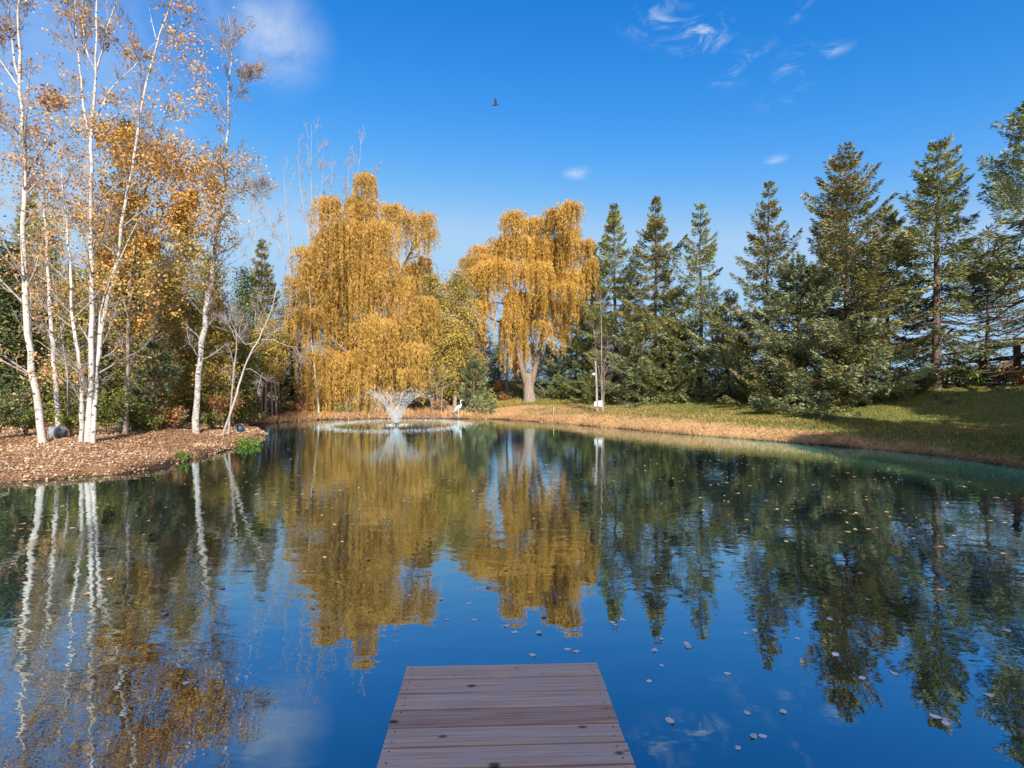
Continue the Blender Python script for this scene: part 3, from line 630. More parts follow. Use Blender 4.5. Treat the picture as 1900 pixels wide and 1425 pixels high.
for lab, D_, pp in [('bare brush tree tangled between the leftmost birch and the clump', 16.8, [(128, 800), (126, 700), (112, 600), (96, 500), (80, 420)]),
                    ('bare brush tree tangled behind the brown trunk', 18.6, [(268, 790), (272, 690), (290, 590), (300, 500), (322, 440)])]:
    birch('bare_tree', lab, D_, [st(pp, .05, tip=.2)], bark='twig', twig='twig', nbr=22, nsub=8, ntw=6, brL=.36, leafn=250, t0=.2, up=.04, group='bare brush trees in the left wood')
for lab, D_, ss_ in [
    ('bare pale tree with two straight stems left of the willow top', 36, [[(540, 745), (540, 600), (538, 483), (535, 436), (530, 377), (525, 303)], [(540, 560), (528, 483), (503, 418), (485, 347), (478, 309)]]),
    ('tallest bare pale tree rising behind the big willow', 37, [[(590, 745), (590, 560), (580, 406), (577, 347), (577, 288), (578, 230)], [(585, 470), (592, 400), (598, 330), (601, 260)], [(583, 480), (565, 400), (555, 330), (553, 250)], [(588, 460), (612, 380), (618, 300), (612, 280)]]),
    ('bare pale tree behind the very top of the big willow', 38, [[(640, 745), (650, 560), (659, 353), (664, 320), (668, 303), (670, 255)], [(654, 430), (645, 350), (648, 280)], [(656, 420), (690, 350), (705, 300)]]),
    ('bare thin tree right of the golden birch leaves', 33, [[(470, 745), (470, 600), (468, 500), (475, 430), (470, 360), (462, 320)], [(470, 520), (500, 450), (520, 400)]]),
    ('bare twiggy tree low behind the leaning birch', 30.5, [[(520, 760), (515, 700), (520, 640), (535, 590), (540, 540)], [(516, 690), (495, 640), (470, 600)]]),
]:
    birch('bare_tree', lab, D_, [st(p, .075 if i == 0 else .035, ground=(i == 0), tip=.12) for i, p in enumerate(ss_)], bark='white_twig', twig='white_twig', nbr=14, nsub=7, ntw=4, brL=.17, leafn=60, group=G3, tw_r=1.3, up=.22)
birch('bare_tree', 'bare grey twiggy clump at the foot of the willow, right side', 31.5,
      [st([(812, 760), (810, 720), (800, 690)], .035), st([(818, 760), (822, 715), (832, 680)], .035), st([(806, 760), (795, 730), (785, 705)], .03)], bark='twig', nbr=12, nsub=7, ntw=4, brL=.35, group=G3)
birch('bare_tree', 'bare pale tree trunk left of the orange willow trunk', 43,
      [st([(940, 700), (941, 640), (938, 590), (930, 540)], .14), st([(941, 640), (955, 600), (960, 560)], .06, ground=False)], bark='white_twig', nbr=12, nsub=7, ntw=4, brL=.3, group=G3)

# ---------------------------------------------------------------- willows
def willow(label, D, trunk, limbs, cl, mat, dep=1.0, leaf=.17, mul=1.0, jit=1.0):
    b = trunk['px'][0]; base = W3(b[0], b[1], D); base[2] = gz(base[0], base[1]) - .05
    root = thing('willow_tree', tuple(base), label, 'willow', 'golden weeping willows on the far shore')
    mb = MB(); pts = stem_world(trunk['px'], D); pts[0, 2] = base[2]
    P = resample(pts, 12); R = np.linspace(trunk['r'], trunk['r'] * .66, 12); R[:3] *= [1.25, 1.1, 1.03]; mb.tubes(P, R, 14); mb.build('trunk', MT['willow_bark'], root, base)
    ml = MB(); fork = P[-2]; ends = []
    for px, r in limbs:
        q = stem_world(px, D, rng.normal() * 1.2); q[0] = fork if px[0] == 'f' else q[0]
        Q = resample(q, 14); ml.tubes(Q, np.linspace(r, r * .14, 14), 10); ends.append(Q)
    # arms that carry every clump
    allp = np.concatenate(ends)
    arms = []; ms = MB()
    for (px, py, rx, ry, ln, n) in cl:
        n = int(n * mul); px += rng.normal() * 2; py += rng.normal() * 3
        c0 = W3(px, py, D); Rx = rx / F * D; Rz = ry / F * D; Ln = ln / F * D
        c0[1] += rng.normal() * 1.1 * dep
        j = np.argmin(np.linalg.norm((allp - c0) * [1, 1, 1.4] + [0, 0, .8], axis=1)); a0 = allp[j]
        mid = (a0 + c0) / 2 + np.array([0, 0, .35]); arms.append(resample(np.array([a0, mid, c0]), 8))
        az = rng.random(n) * 2 * math.pi; q = np.sqrt(rng.random(n)); dz = rng.uniform(-.35, 1, n)
        att = c0 + np.stack([np.cos(az) * q * Rx, np.sin(az) * q * np.maximum(Rx, .9) * dep, Rz * dz * np.sqrt(1 - q * q * .8)], 1)
        # group the strands into locks
        nl = max(4, n // 8); lk = rng.integers(0, nl, n); lock = att[lk]; att = att * .5 + lock * .5 + rng.normal(size=(n, 3)) * .05
        L = Ln * rng.uniform(.45, 1.1, n) * (.30 + .80 * rng.random(nl)[lk])
        k = 7; s = np.linspace(0, 1, k); od = np.stack([np.cos(az), np.sin(az)], 1) * rng.uniform(.05, .4, n)[:, None]
        S_ = np.zeros((n, k, 3)); S_[:, :, :2] = att[:, None, :2] + od[:, None] * (np.sqrt(s))[None, :, None] * np.minimum(L, 1.2)[:, None, None]
        S_[:, :, 2] = att[:, None, 2] + np.minimum(.22, L * .2)[:, None] * np.sin(s * math.pi * .8) - L[:, None] * s ** 1.25
        S_[:, :, :2] += np.cumsum(rng.normal(size=(n, k, 2)) * .018, 1)
        ms.tubes(S_[::2], np.full((len(S_[::2]), k), .006), 3, .2)
        cnt = np.maximum(4, (L / .032).astype(int)); i = np.repeat(np.arange(n), cnt); m_ = len(i); u = rng.random(m_); f = u * (k - 1); a = np.minimum(f.astype(int), k - 2)
        p = S_[i, a] + (S_[i, a + 1] - S_[i, a]) * (f - a)[:, None]
        d = unit(np.stack([rng.normal(size=m_) * .6, rng.normal(size=m_) * .6, .15 - np.ones(m_)], 1)); V = unit(np.cross(d, rv(m_)))
        l_ = leaf * rng.uniform(.6, 1.3, m_)[:, None]; ms.leaves(p, d * l_, V * l_ * .145, np.clip(.5 * rng.random(m_) + .5 * rng.random(n)[i], 0, 1))
    ml.tubes(np.stack(arms), np.full((len(arms), 1), .06) * np.linspace(1, .3, 8)[None], 6)
    B, r = grow(np.stack(arms), np.full((len(arms), 8), .03), 7, .2, 1, .45, .6, .12, 6, .15); ml.tubes(B, np.maximum(r, .007), 4)
    B2, r2 = grow(B, r, 4, .3, 1, .5, .6, .15, 4, .15); ml.tubes(B2, np.maximum(r2, .005), 3)
    ml.build('limbs', MT['limb_bark'], root, base); ms.build('crown', MT[mat], root, base)
    return root
willow('broad golden weeping willow trailing to the water behind the fountain', 31.8,
       dict(px=[(700, 768), (700, 720), (698, 690)], r=.5),
       [([(698, 695), (690, 600), (680, 500), (690, 420), (690, 370)], .28), ([(698, 695), (720, 600), (745, 500), (780, 430)], .2), ([(698, 695), (650, 600), (620, 520), (600, 460)], .2),
        ([(698, 695), (640, 650), (580, 600), (560, 530)], .15), ([(698, 695), (740, 640), (775, 600), (785, 580)], .14)],
       [(690, 352, 22, 12, 90, 110), (663, 372, 22, 14, 110, 120), (722, 382, 28, 14, 110, 150), (755, 395, 14, 10, 80, 60), (640, 405, 28, 16, 120, 150), (606, 440, 32, 18, 130, 170), (590, 478, 24, 16, 120, 110), (632, 430, 24, 14, 120, 150),
        (665, 440, 40, 24, 150, 260), (722, 440, 42, 24, 150, 270), (790, 408, 20, 12, 110, 90), (800, 440, 10, 8, 70, 30), (782, 470, 18, 14, 90, 60), (568, 500, 24, 16, 130, 120), (552, 520, 18, 14, 110, 90),
        (620, 520, 42, 24, 160, 270), (690, 520, 48, 26, 160, 320), (748, 525, 36, 24, 160, 220), (585, 585, 38, 20, 140, 210), (645, 600, 48, 22, 150, 300), (715, 600, 50, 22, 140, 320), (770, 585, 28, 20, 130, 160),
        (568, 655, 28, 14, 150, 190), (612, 655, 30, 14, 160, 200), (655, 652, 34, 14, 160, 230), (700, 650, 34, 14, 150, 200), (750, 645, 36, 12, 130, 200), (786, 640, 20, 12, 70, 100), (640, 455, 30, 20, 120, 200), (612, 560, 40, 24, 110, 260), (795, 560, 18, 12, 110, 120), (640, 490, 50, 20, 120, 240), (700, 480, 60, 20, 110, 260), (755, 480, 30, 20, 110, 160), (700, 660, 50, 12, 130, 260), (620, 665, 60, 12, 150, 220), (690, 400, 30, 18, 90, 160), (775, 690, 24, 10, 60, 120)], 'willow_leaf', leaf=.20, mul=.70, dep=1.25)
willow('orange round-headed willow with thick pale forked trunk left of the spruces', 34,
       dict(px=[(983, 742), (980, 715), (979, 692)], r=.43),
       [([(981, 728), (973, 700), (962, 660), (958, 620), (952, 570), (945, 500), (950, 440)], .23), ([(982, 728), (989, 700), (996, 670), (1003, 640), (1012, 590), (1018, 520), (1020, 440)], .22),
        ([(960, 630), (935, 600), (905, 590), (885, 560)], .12), ([(1005, 635), (1040, 590), (1070, 540), (1085, 490)], .12), ([(1000, 650), (985, 635), (975, 600), (975, 540)], .10)],
       [(1035, 392, 28, 14, 70, 210), (995, 400, 34, 16, 80, 240), (955, 412, 26, 14, 80, 150), (925, 435, 32, 18, 80, 190), (892, 455, 26, 16, 90, 140), (868, 480, 20, 12, 70, 80), (1062, 425, 26, 16, 90, 170), (1092, 450, 18, 14, 80, 110),
        (960, 455, 48, 22, 90, 320), (1020, 450, 48, 22, 90, 320), (885, 500, 30, 16, 70, 130), (925, 500, 42, 18, 80, 220), (990, 505, 46, 20, 90, 260), (1050, 495, 34, 18, 90, 210), (1088, 490, 20, 14, 90, 110),
        (960, 555, 26, 14, 120, 190), (985, 540, 20, 14, 110, 110), (1012, 545, 20, 12, 90, 90), (890, 550, 22, 10, 60, 50), (935, 590, 12, 8, 110, 60), (1045, 540, 22, 12, 70, 70), (860, 520, 14, 10, 60, 40), (962, 600, 14, 10, 90, 90), (955, 640, 12, 8, 60, 50), (1070, 520, 30, 16, 90, 120), (1030, 565, 26, 14, 110, 130), (900, 565, 24, 12, 80, 80), (978, 640, 14, 8, 60, 60), (1062, 560, 20, 10, 80, 80), (1048, 402, 26, 14, 70, 120), (1000, 555, 26, 12, 110, 110), (1005, 600, 16, 10, 50, 40), (900, 480, 30, 20, 110, 130), (1035, 470, 50, 24, 110, 220)], 'willow_leaf2', leaf=.20, mul=.85)

# ---------------------------------------------------------------- shrubs
def shrub(px, D, hw, h, label, mat='shrub', n=1400, size=.08, name='shrub', cat='shrub', group=None, x=None, wr=.6):
    x = WX(px, D) if x is None else x; z0 = gz(x, D) - .02; root = thing(name, (x, D, z0), label, cat, group)
    ns = 9; k = 5; az = rng.random(ns) * 6.28; s = np.linspace(0, 1, k)
    L = rng.uniform(.6, 1, ns); P = np.stack([np.cos(az)[:, None] * hw * .75 * L[:, None] * s ** 1.3, np.sin(az)[:, None] * hw * .75 * L[:, None] * s ** 1.3, h * L[:, None] * np.sin(s * 1.4) ** .9], -1)
    B, r = grow(P, np.full((ns, k), .012), 6, .2, 1, .5, .7, .1, 4, .2)
    mb = MB(); mb.tubes(P, np.full((ns, k), .012), 5); mb.tubes(B, np.maximum(r, .004), 3); mb.build('stems', MT['dark_twig'], root)
    A = pick(B, n, .1, .07 * hw + .03); A[:, 2] = np.abs(A[:, 2]); mb = MB(); add_leaves(mb, A, size, wr, 0); mb.build('foliage', MT[mat], root)
    return root
G4 = 'undergrowth along the left shore'
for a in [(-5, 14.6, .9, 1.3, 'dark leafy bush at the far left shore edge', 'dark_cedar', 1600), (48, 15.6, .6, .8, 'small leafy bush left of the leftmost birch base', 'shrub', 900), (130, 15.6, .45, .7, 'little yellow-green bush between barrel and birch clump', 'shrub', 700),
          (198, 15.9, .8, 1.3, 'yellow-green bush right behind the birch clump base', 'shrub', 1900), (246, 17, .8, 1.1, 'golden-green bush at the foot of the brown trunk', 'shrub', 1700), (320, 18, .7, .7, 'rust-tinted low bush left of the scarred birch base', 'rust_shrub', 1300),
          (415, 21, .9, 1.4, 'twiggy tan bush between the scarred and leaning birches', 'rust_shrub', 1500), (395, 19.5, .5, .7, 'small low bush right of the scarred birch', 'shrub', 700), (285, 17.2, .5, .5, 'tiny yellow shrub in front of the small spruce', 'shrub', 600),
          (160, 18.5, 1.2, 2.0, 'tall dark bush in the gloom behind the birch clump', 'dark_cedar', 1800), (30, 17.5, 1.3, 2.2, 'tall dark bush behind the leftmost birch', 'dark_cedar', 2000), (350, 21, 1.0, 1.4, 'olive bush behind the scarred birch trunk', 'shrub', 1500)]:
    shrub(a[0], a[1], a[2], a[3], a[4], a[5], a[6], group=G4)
shrub(460, 17.2, .62, .30, 'bright green leafy plant on the tip of the left shore', 'green_shrub', 1500, .07, 'leafy_plant', 'plant')
shrub(342, 13.9, .24, .20, 'small bright green plant at the waterline below the scarred birch', 'green_shrub', 450, .05, 'leafy_plant', 'plant')
for a in [(560, 30.6, .9, .6, 'low rusty bush at the far waterline under the willow left side', 'rust_shrub'), (640, 31.2, .9, .5, 'low green-gold bush at the far waterline under the willow', 'shrub'), (815, 31.6, .8, .8, 'tan bush at the far waterline below the olive-gold cedar', 'rust_shrub'),
          (905, 36, .8, .7, 'dark weedy bush in the ditch behind the heron', 'cedar'), (940, 36.5, .9, .6, 'weedy bush in the ditch left of the orange willow trunk', 'rust_shrub'), (1035, 35, 1.0, .9, 'dark bush right of the orange willow trunk', 'green_shrub'), (985, 46, 2.2, 1.6, 'russet thicket beyond the orange willow trunk', 'rust_shrub')]:
    shrub(*a[:5], a[5], 900, .1, group='weedy bushes on the far shore')
for a in [(1690, 20.8, 1.1, .8, 'low dark juniper-like bush left of the bare-trunk spruce', 'dark_cedar'), (1745, 21.2, 1.2, .8, 'dark bush at the foot of the bare-trunk spruce', 'dark_cedar'), (1800, 20.6, 1.2, .7, 'low green bush midway to the right edge under the fence', 'green_shrub'),
          (1862, 20.2, 1.1, .7, 'low dark bush under the far right spruce', 'dark_cedar'), (1905, 19.2, 1.0, .6, 'low rust-tipped bush at the right edge of the lawn', 'rust_shrub'), (1840, 23.5, 1.4, .9, 'brownish bush behind the fence', 'rust_shrub')]:
    shrub(*a[:5], a[5], 2200, .11, group='low bushes at the top of the lawn', wr=.4)

# far hedge line that closes the horizon behind the left wood
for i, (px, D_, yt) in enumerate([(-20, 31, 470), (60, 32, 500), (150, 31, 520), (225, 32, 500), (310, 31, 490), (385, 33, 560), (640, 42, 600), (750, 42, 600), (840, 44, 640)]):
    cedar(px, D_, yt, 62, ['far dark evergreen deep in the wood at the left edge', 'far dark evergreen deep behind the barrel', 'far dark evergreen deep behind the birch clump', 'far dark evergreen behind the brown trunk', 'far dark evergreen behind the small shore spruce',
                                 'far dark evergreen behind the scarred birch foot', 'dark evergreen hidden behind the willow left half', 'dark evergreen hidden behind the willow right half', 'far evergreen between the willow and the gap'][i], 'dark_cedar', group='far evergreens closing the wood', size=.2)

# ---------------------------------------------------------------- fountain
m, nt = newmat('water_spray'); p = N(nt, 'ShaderNodeBsdfPrincipled'); p.inputs['Base Color'].default_value = (.75, .8, .85, 1); p.inputs['Roughness'].default_value = .25
tr = N(nt, 'ShaderNodeBsdfTransparent'); t2 = N(nt, 'ShaderNodeBsdfTranslucent'); t2.inputs[0].default_value = (.6, .65, .7, 1)
m1 = N(nt, 'ShaderNodeMixShader'); m1.inputs[0].default_value = .4; nt.links.new(p.outputs[0], m1.inputs[1]); nt.links.new(t2.outputs[0], m1.inputs[2])
m2 = N(nt, 'ShaderNodeMixShader'); m2.inputs[0].default_value = .5; nt.links.new(m1.outputs[0], m2.inputs[1]); nt.links.new(tr.outputs[0], m2.inputs[2]); out(nt, m2.outputs[0]); MT['spray'] = m
MT['black'] = plain('black_plastic', (.03, .03, .03), .4)
ft = thing('water_fountain', (FXY[0], FXY[1], 0), 'white fountain throwing a V of spray and a wide foam ring', 'fountain')
mb = MB(); mb.tubes([[0, 0, -.3], [0, 0, -.02], [0, 0, .06], [0, 0, .09]], [.28, .28, .16, .05], 18); mb.build('nozzle', MT['black'], ft)
def octa(P, r):
    n = len(P); r = np.broadcast_to(r, (n,))[:, None]
    # tiny drop: two crossed diamonds of quads
    mbd.leaves(P - np.array([0, 0, 1]) * r * 1.3, np.array([0, 0, 2.6]) * r, unit(rng.normal(size=(n, 3)) * [1, 1, 0]) * r * 2, .5)
    mbd.leaves(P - np.array([0, 0, 1]) * r * 1.3, np.array([0, 0, 2.6]) * r, unit(rng.normal(size=(n, 3)) * [1, 1, 0]) * r * 2, .5)
mbd = MB(); nj = 72
for j in range(nj):
    az = j / nj * 2 * math.pi; n = 48
    rl = 2.9 + rng.normal() * .4; hz = 1.60 + rng.normal() * .12
    u = rng.random(n) ** 1.0 * .46; sc = 1 + rng.normal(size=n) * .16 * (u / .5 + .1)
    P = np.stack([np.cos(az + rng.normal(size=n) * .02) * rl * u * sc, np.sin(az + rng.normal(size=n) * .02) * rl * u * sc, .08 + 4 * hz * u * (1 - u) * (sc * .5 + .5)], 1)
    octa(P, rng.uniform(.007, .018, n))
    # thin coherent thread near the nozzle
    u = np.linspace(0, .16, 6); T_ = np.stack([math.cos(az) * rl * u, math.sin(az) * rl * u, .08 + 4 * hz * u * (1 - u)], 1); mbd.tubes(T_, np.linspace(.007, .003, 6), 3)
n = 2600; az = rng.random(n) * 6.283; u = rng.uniform(.5, .99, n); P = np.stack([np.cos(az) * 3.35 * u, np.sin(az) * 3.35 * u, .05 + 4 * 1.42 * u * (1 - u) + rng.normal(size=n) * .06], 1); octa(P, rng.uniform(.004, .009, n))
n = 1500; az = rng.random(n) * 6.283; u = rng.random(n) ** 1.5; P = np.stack([np.cos(az) * (.08 + .45 * u), np.sin(az) * (.08 + .45 * u), .1 + .85 * u * rng.random(n) ** .2 + .05], 1); octa(P, rng.uniform(.006, .014, n))
mbd.build('spray', MT['spray'], ft)
mbd = MB(); n = 2600; az = rng.random(n) * 6.283; r = 3.4 + rng.normal(size=n) * .30; z = np.abs(rng.normal(size=n)) * .035 + .008
octa(np.stack([np.cos(az) * r, np.sin(az) * r, z], 1), rng.uniform(.006, .015, n))
n = 500; az = rng.random(n) * 6.283; r = np.abs(rng.normal(size=n)) * .35; octa(np.stack([np.cos(az) * r, np.sin(az) * r, np.abs(rng.normal(size=n)) * .03], 1), .015)
mbd.build('splash_ring', MT['spray'], ft)

# ---------------------------------------------------------------- small things
def loft(mb, pts, R, sides=10, a=None): mb.tubes(np.asarray(pts, float), np.asarray(R, float), sides, a)
# heron
MT['heron'] = plain('pale_grey_feathers', (.36, .40, .43), .7, 0, .2); MT['bill'] = plain('yellow_bill', (.45, .30, .08), .5); MT['legs'] = plain('grey_legs', (.35, .33, .28), .6)
hx, hyy = WX(852, 30.2), 30.2; hz = max(gz(hx, hyy), -.05)
he = thing('heron', (hx, hyy, hz), 'pale grey heron standing upright at the far water edge', 'heron')
mb = MB()
body = np.array([[-.36, 0, .36], [-.28, 0, .42], [-.16, 0, .52], [-.02, 0, .62], [.08, 0, .70], [.13, 0, .77], [.10, .0, .84], [.06, 0, .90], [.07, 0, .97], [.10, 0, 1.02], [.14, 0, 1.035], [.19, 0, 1.03]])
P = resample(body, 26); Rr = np.interp(np.linspace(0, 1, 26), [0, .1, .28, .45, .56, .64, .72, .82, .90, .95, 1], [.012, .06, .125, .13, .085, .045, .032, .03, .045, .04, .014]); loft(mb, P, Rr, 14)
for s_ in (-1, 1): loft(mb, [[-.06, s_ * .045, .5], [-.03, s_ * .05, .30], [-.05, s_ * .05, .15], [-.04, s_ * .05, -.02]], [.03, .012, .013, .012], 8); loft(mb, [[-.05, s_ * .05, 0], [.06, s_ * .06, -.005]], [.01, .006], 6)
mb.build('body', MT['heron'], he)
mb = MB(); loft(mb, [[.185, 0, 1.03], [.26, 0, 1.018], [.35, 0, 1.0]], [.014, .010, .002], 8); mb.build('bill', MT['bill'], he)
for s_ in (-1, 1):
    mb = MB(); V = np.array([[.06, s_ * .10, .68], [-.05, s_ * .135, .60], [-.2, s_ * .11, .47], [-.40, s_ * .03, .33], [.05, s_ * .12, .58], [-.06, s_ * .145, .50], [-.2, s_ * .12, .40], [-.38, s_ * .03, .30]])
    V2 = V + np.array([0, s_ * .012, 0]); q = [(0, 1, 5, 4), (1, 2, 6, 5), (2, 3, 7, 6)]
    mb.add(np.concatenate([V, V2]), q + [tuple(x + 8 for x in f) for f in q] + [(0, 1, 9, 8), (1, 2, 10, 9), (2, 3, 11, 10), (4, 5, 13, 12), (5, 6, 14, 13), (6, 7, 15, 14), (0, 4, 12, 8), (3, 7, 15, 11)], .5, True); mb.build('wing', MT['heron'], he)
# flying bird
MT['birdm'] = plain('dark_feathers', (.02, .02, .022), .7)
bc = W3(920, 195, 38); bd = thing('flying_bird', tuple(bc), 'small dark bird flying alone in the blue sky', 'bird')
mb = MB(); loft(mb, resample([[-.26, 0, -.02], [-.14, 0, 0], [0, 0, .02], [.14, 0, .03], [.2, 0, .035], [.27, 0, .03]], 14), np.interp(np.linspace(0, 1, 14), [0, .12, .45, .72, .85, 1], [.03, .035, .062, .035, .033, .004]), 10); mb.build('body', MT['birdm'], bd)
for s_, tip in ((-1, (-.06, -.18, .42)), (1, (-.02, .30, .30))):
    tip = np.array(tip); mb = MB(); r0_ = np.array([.10, s_ * .03, .03]); r1_ = np.array([-.08, s_ * .03, .02]); mid = (r0_ + tip) / 2 + [.05, 0, .03]; mid2 = (r1_ + tip) / 2 + [-.07, 0, -.01]
    V = np.array([r0_, r1_, mid2, mid, tip + [.02, 0, 0], tip - [.02, 0, 0]]); V2 = V + [0, .008, .008]
    q = [(0, 1, 2, 3), (3, 2, 5, 4)]; mb.add(np.concatenate([V, V2]), q + [tuple(x + 6 for x in f) for f in q] + [(0, 3, 9, 6), (3, 4, 10, 9), (1, 2, 8, 7), (2, 5, 11, 8), (4, 5, 11, 10)], .5); mb.build('wing', MT['birdm'], bd)
# grey barrel lying on its side
MT['galv'] = plain('galvanised_steel', (.42, .45, .50), .45, .55, .25); MT['lidm'] = plain('grey_lid', (.30, .34, .40), .5, .4)
bp_ = W3(106, 812, 15.0); bx_, by_ = bp_[0], 15.0; bz = gz(bx_, by_)
ba = thing('barrel', (bx_, by_, bz), 'grey metal barrel lying on its side between the leftmost birch and the clump', 'barrel'); ba.rotation_euler.z = math.radians(-28)
mb = MB(); xs = np.array([-.27, -.26, -.245, -.20, -.10, -.09, -.07, .06, .08, .10, .20, .235, .25]); rs = np.array([.002, .12, .145, .155, .16, .168, .16, .16, .168, .16, .158, .158, .15])
loft(mb, np.stack([xs, 0 * xs, 0 * xs + .165], 1), rs, 28); mb.build('drum', MT['galv'], ba)
mb = MB(); xs = np.array([.25, .262, .262, .252, .252]); rs = np.array([.165, .165, .145, .14, .002]); loft(mb, np.stack([xs, 0 * xs, 0 * xs + .165], 1), rs, 28); mb.build('lid', MT['lidm'], ba)
mb = MB(); th = np.linspace(0, math.pi, 9); loft(mb, np.stack([-.22 + 0 * th - .07 * np.sin(th), .10 * np.cos(th), .25 + .10 * np.sin(th)], 1), np.full(9, .008), 6); mb.build('handle', MT['galv'], ba)
# post with floodlight and electrical boxes
MT['white_paint'] = plain('white_painted_metal', (.42, .42, .41), .5); MT['greywood'] = barkmat('grey_post_wood', (.20, .18, .165), (.32, .30, .28), (10, 10, 1), .3)
px_, D_ = WX(1108, 27.2), 27.2; pz = gz(px_, D_)
po = thing('utility_post', (px_, D_, pz - .05), 'grey utility post with a lamp and white boxes beside the thin white birches', 'post')
topz = CAMZ + (HY - 668) / F * D_ - pz
mb = MB(); loft(mb, [[0, 0, -.3], [-.03, 0, topz * .5], [-.10, 0, topz]], [.06, .057, .05], 12); mb.build('pole', MT['greywood'], po)
mb = MB(); mb.box((-.10, -.11, .48), (.16, .10, .26)); mb.build('electric_box', MT['white_paint'], po)
mb = MB(); mb.box((.13, -.11, .50), (.20, .12, .32)); mb.box((.13, -.172, .60), (.12, .02, .06)); mb.build('electric_box', MT['white_paint'], po)
mb = MB(); mb.box((.02, -.05, .36), (.5, .035, .05)); mb.build('rail', MT['greywood'], po)
mb = MB(); loft(mb, [[-.09, -.02, topz * .74], [-.17, -.12, topz * .75], [-.20, -.16, topz * .75], [-.25, -.24, topz * .73], [-.25, -.245, topz * .73]], [.02, .03, .07, .10, .01], 12); mb.build('floodlight', MT['white_paint'], po)
# thin white stake
px_, D_ = WX(1027, 28.6), 28.6; mb = MB(); z_ = gz(px_, D_); loft(mb, [[0, 0, -.1], [.005, 0, .2], [.01, 0, .38], [.01, 0, .40]], [.014, .014, .014, .002], 8)
o_ = mb.build('marker_stake', MT['white_paint']); o_.location = (px_, D_, z_); tag(o_, 'thin white stake in the tan bank right of the orange willow', 'stake')
# blue bucket near the leaning birch
MT['blue'] = plain('blue_plastic', (.015, .05, .10), .5); px_, D_ = WX(446, 20), 20.0; z_ = max(gz(px_, D_), .02)
bu = thing('bucket', (px_, D_, z_), 'small blue bucket on the shore behind the leaning birch', 'bucket')
mb = MB(); loft(mb, [[0, 0, .002], [0, 0, 0], [0, 0, .25], [0, 0, .26], [0, 0, .25], [0, 0, .03], [0, 0, .03]], [.001, .11, .14, .145, .13, .10, .001], 16); mb.build('pail', MT['blue'], bu)
mb = MB(); th = np.linspace(0, math.pi, 9); loft(mb, np.stack([.14 * np.cos(th), 0 * th - .04 * np.sin(th), .25 + .09 * np.sin(th)], 1), np.full(9, .004), 6); mb.build('handle', MT['galv'], bu)
# orange slatted chair on the far slope
MT['orange'] = plain('orange_paint', (.85, .24, .02), .5); px_, D_ = WX(923, 42), 42.0; z_ = gz(px_, D_)
ch = thing('garden_chair', (px_, D_, z_), 'bright orange high-backed garden chair on the slope between the willows', 'chair')
mb = MB()
for j in range(5): mb.box((-.22 + j * .11, .22, .80), (.09, .025, .72 - abs(j - 2) * .05), None)
mb.box((0, .24, 1.0), (.56, .03, .07)); mb.box((0, .24, .62), (.56, .03, .07)); mb.build('backrest', MT['orange'], ch)
mb = MB()
for j in range(5): mb.box((0, -.25 + j * .11, .40 - j * .015), (.54, .09, .025))
mb.build('seat', MT['orange'], ch)
for sx in (-.31, .31):
    mb = MB(); mb.box((sx, -.02, .60), (.12, .62, .025)); mb.build('armrest', MT['orange'], ch)
    for sy, hh in ((-.28, .58), (.2, .58)): mb = MB(); mb.box((sx * .93, sy, hh / 2), (.04, .09, hh)); mb.build('leg', MT['orange'], ch)
px_, D_ = WX(929, 41.2), 41.2; z_ = gz(px_, D_)
pt = thing('flower_pot', (px_, D_, z_), 'small white pot beside the orange chair', 'pot'); mb = MB(); loft(mb, [[0, 0, 0], [0, 0, 0], [0, 0, .28], [0, 0, .34], [0, 0, .34], [0, 0, .30], [0, 0, .30]], [.001, .12, .17, .19, .16, .15, .001], 16); mb.build('pot', MT['white_paint'], pt)
# dark timber fence behind the right-hand spruces
fe = thing('wooden_fence', (22.6, 25, gz(22.6, 25)), 'dark two-rail timber fence on the rise behind the rightmost spruces', 'fence')
ax = lambda t: np.array([24.6 - 5.8 * t, 29.5 - 12 * t])
for t in np.linspace(0, 1.3, 6):
    x, y = ax(t); z = gz(x, y); mb = MB(); mb.box((x - 22.6, y - 25, 3.05 - gz(22.6, 25)), (.16, .16, 1.75)); mb.build('post', MT['dark_wood'], fe)
for hz_ in (3.15, 3.68):
    a_, b_ = ax(-.02), ax(1.32); mb = MB(); loft(mb, [[a_[0] - 22.6, a_[1] - 25.10, hz_ - gz(22.6, 25)], [(a_[0] + b_[0]) / 2 - 22.6, (a_[1] + b_[1]) / 2 - 25.1, hz_ - gz(22.6, 25) + .02], [b_[0] - 22.6, b_[1] - 25.1, hz_ - gz(22.6, 25)]], [.07, .075, .08], 8); mb.build('rail', MT['dark_wood'], fe)

# ---------------------------------------------------------------- ground cover
def scatter(n, x0, x1, y0, y1, f):
    X = rng.uniform(x0, x1, n); Y = rng.uniform(y0, y1, n); d = sdist(X, Y); k = f(X, Y, d) > rng.random(n); return X[k], Y[k], d[k]
X, Y, d = scatter(480000, -22, -1.5, 9, 36, lambda X, Y, d: (d > -.03) * np.where(Y < 22, 1.0, .35) * np.exp(-np.maximum(d, 0) / 7))
Z = zfun(X, Y); n = len(X); P = np.stack([X, Y, np.maximum(Z, .0) + rng.uniform(.003, .035, n)], 1); U = unit(np.stack([rng.normal(size=n), rng.normal(size=n), rng.normal(size=n) * .45], 1)); V = unit(np.cross(U, np.stack([rng.normal(size=n) * .35, rng.normal(size=n) * .35, np.ones(n)], 1)))
s_ = rng.uniform(.03, .07, n)[:, None] * np.where(Y > 20, 1.4, 1)[:, None]; mb = MB(); mb.leaves(P, U * s_, V * s_ * .8); o_ = mb.build('fallen_leaves', MT['litter']); tag(o_, 'carpet of tan and orange fallen leaves on the left shore', 'leaves', kind='stuff')
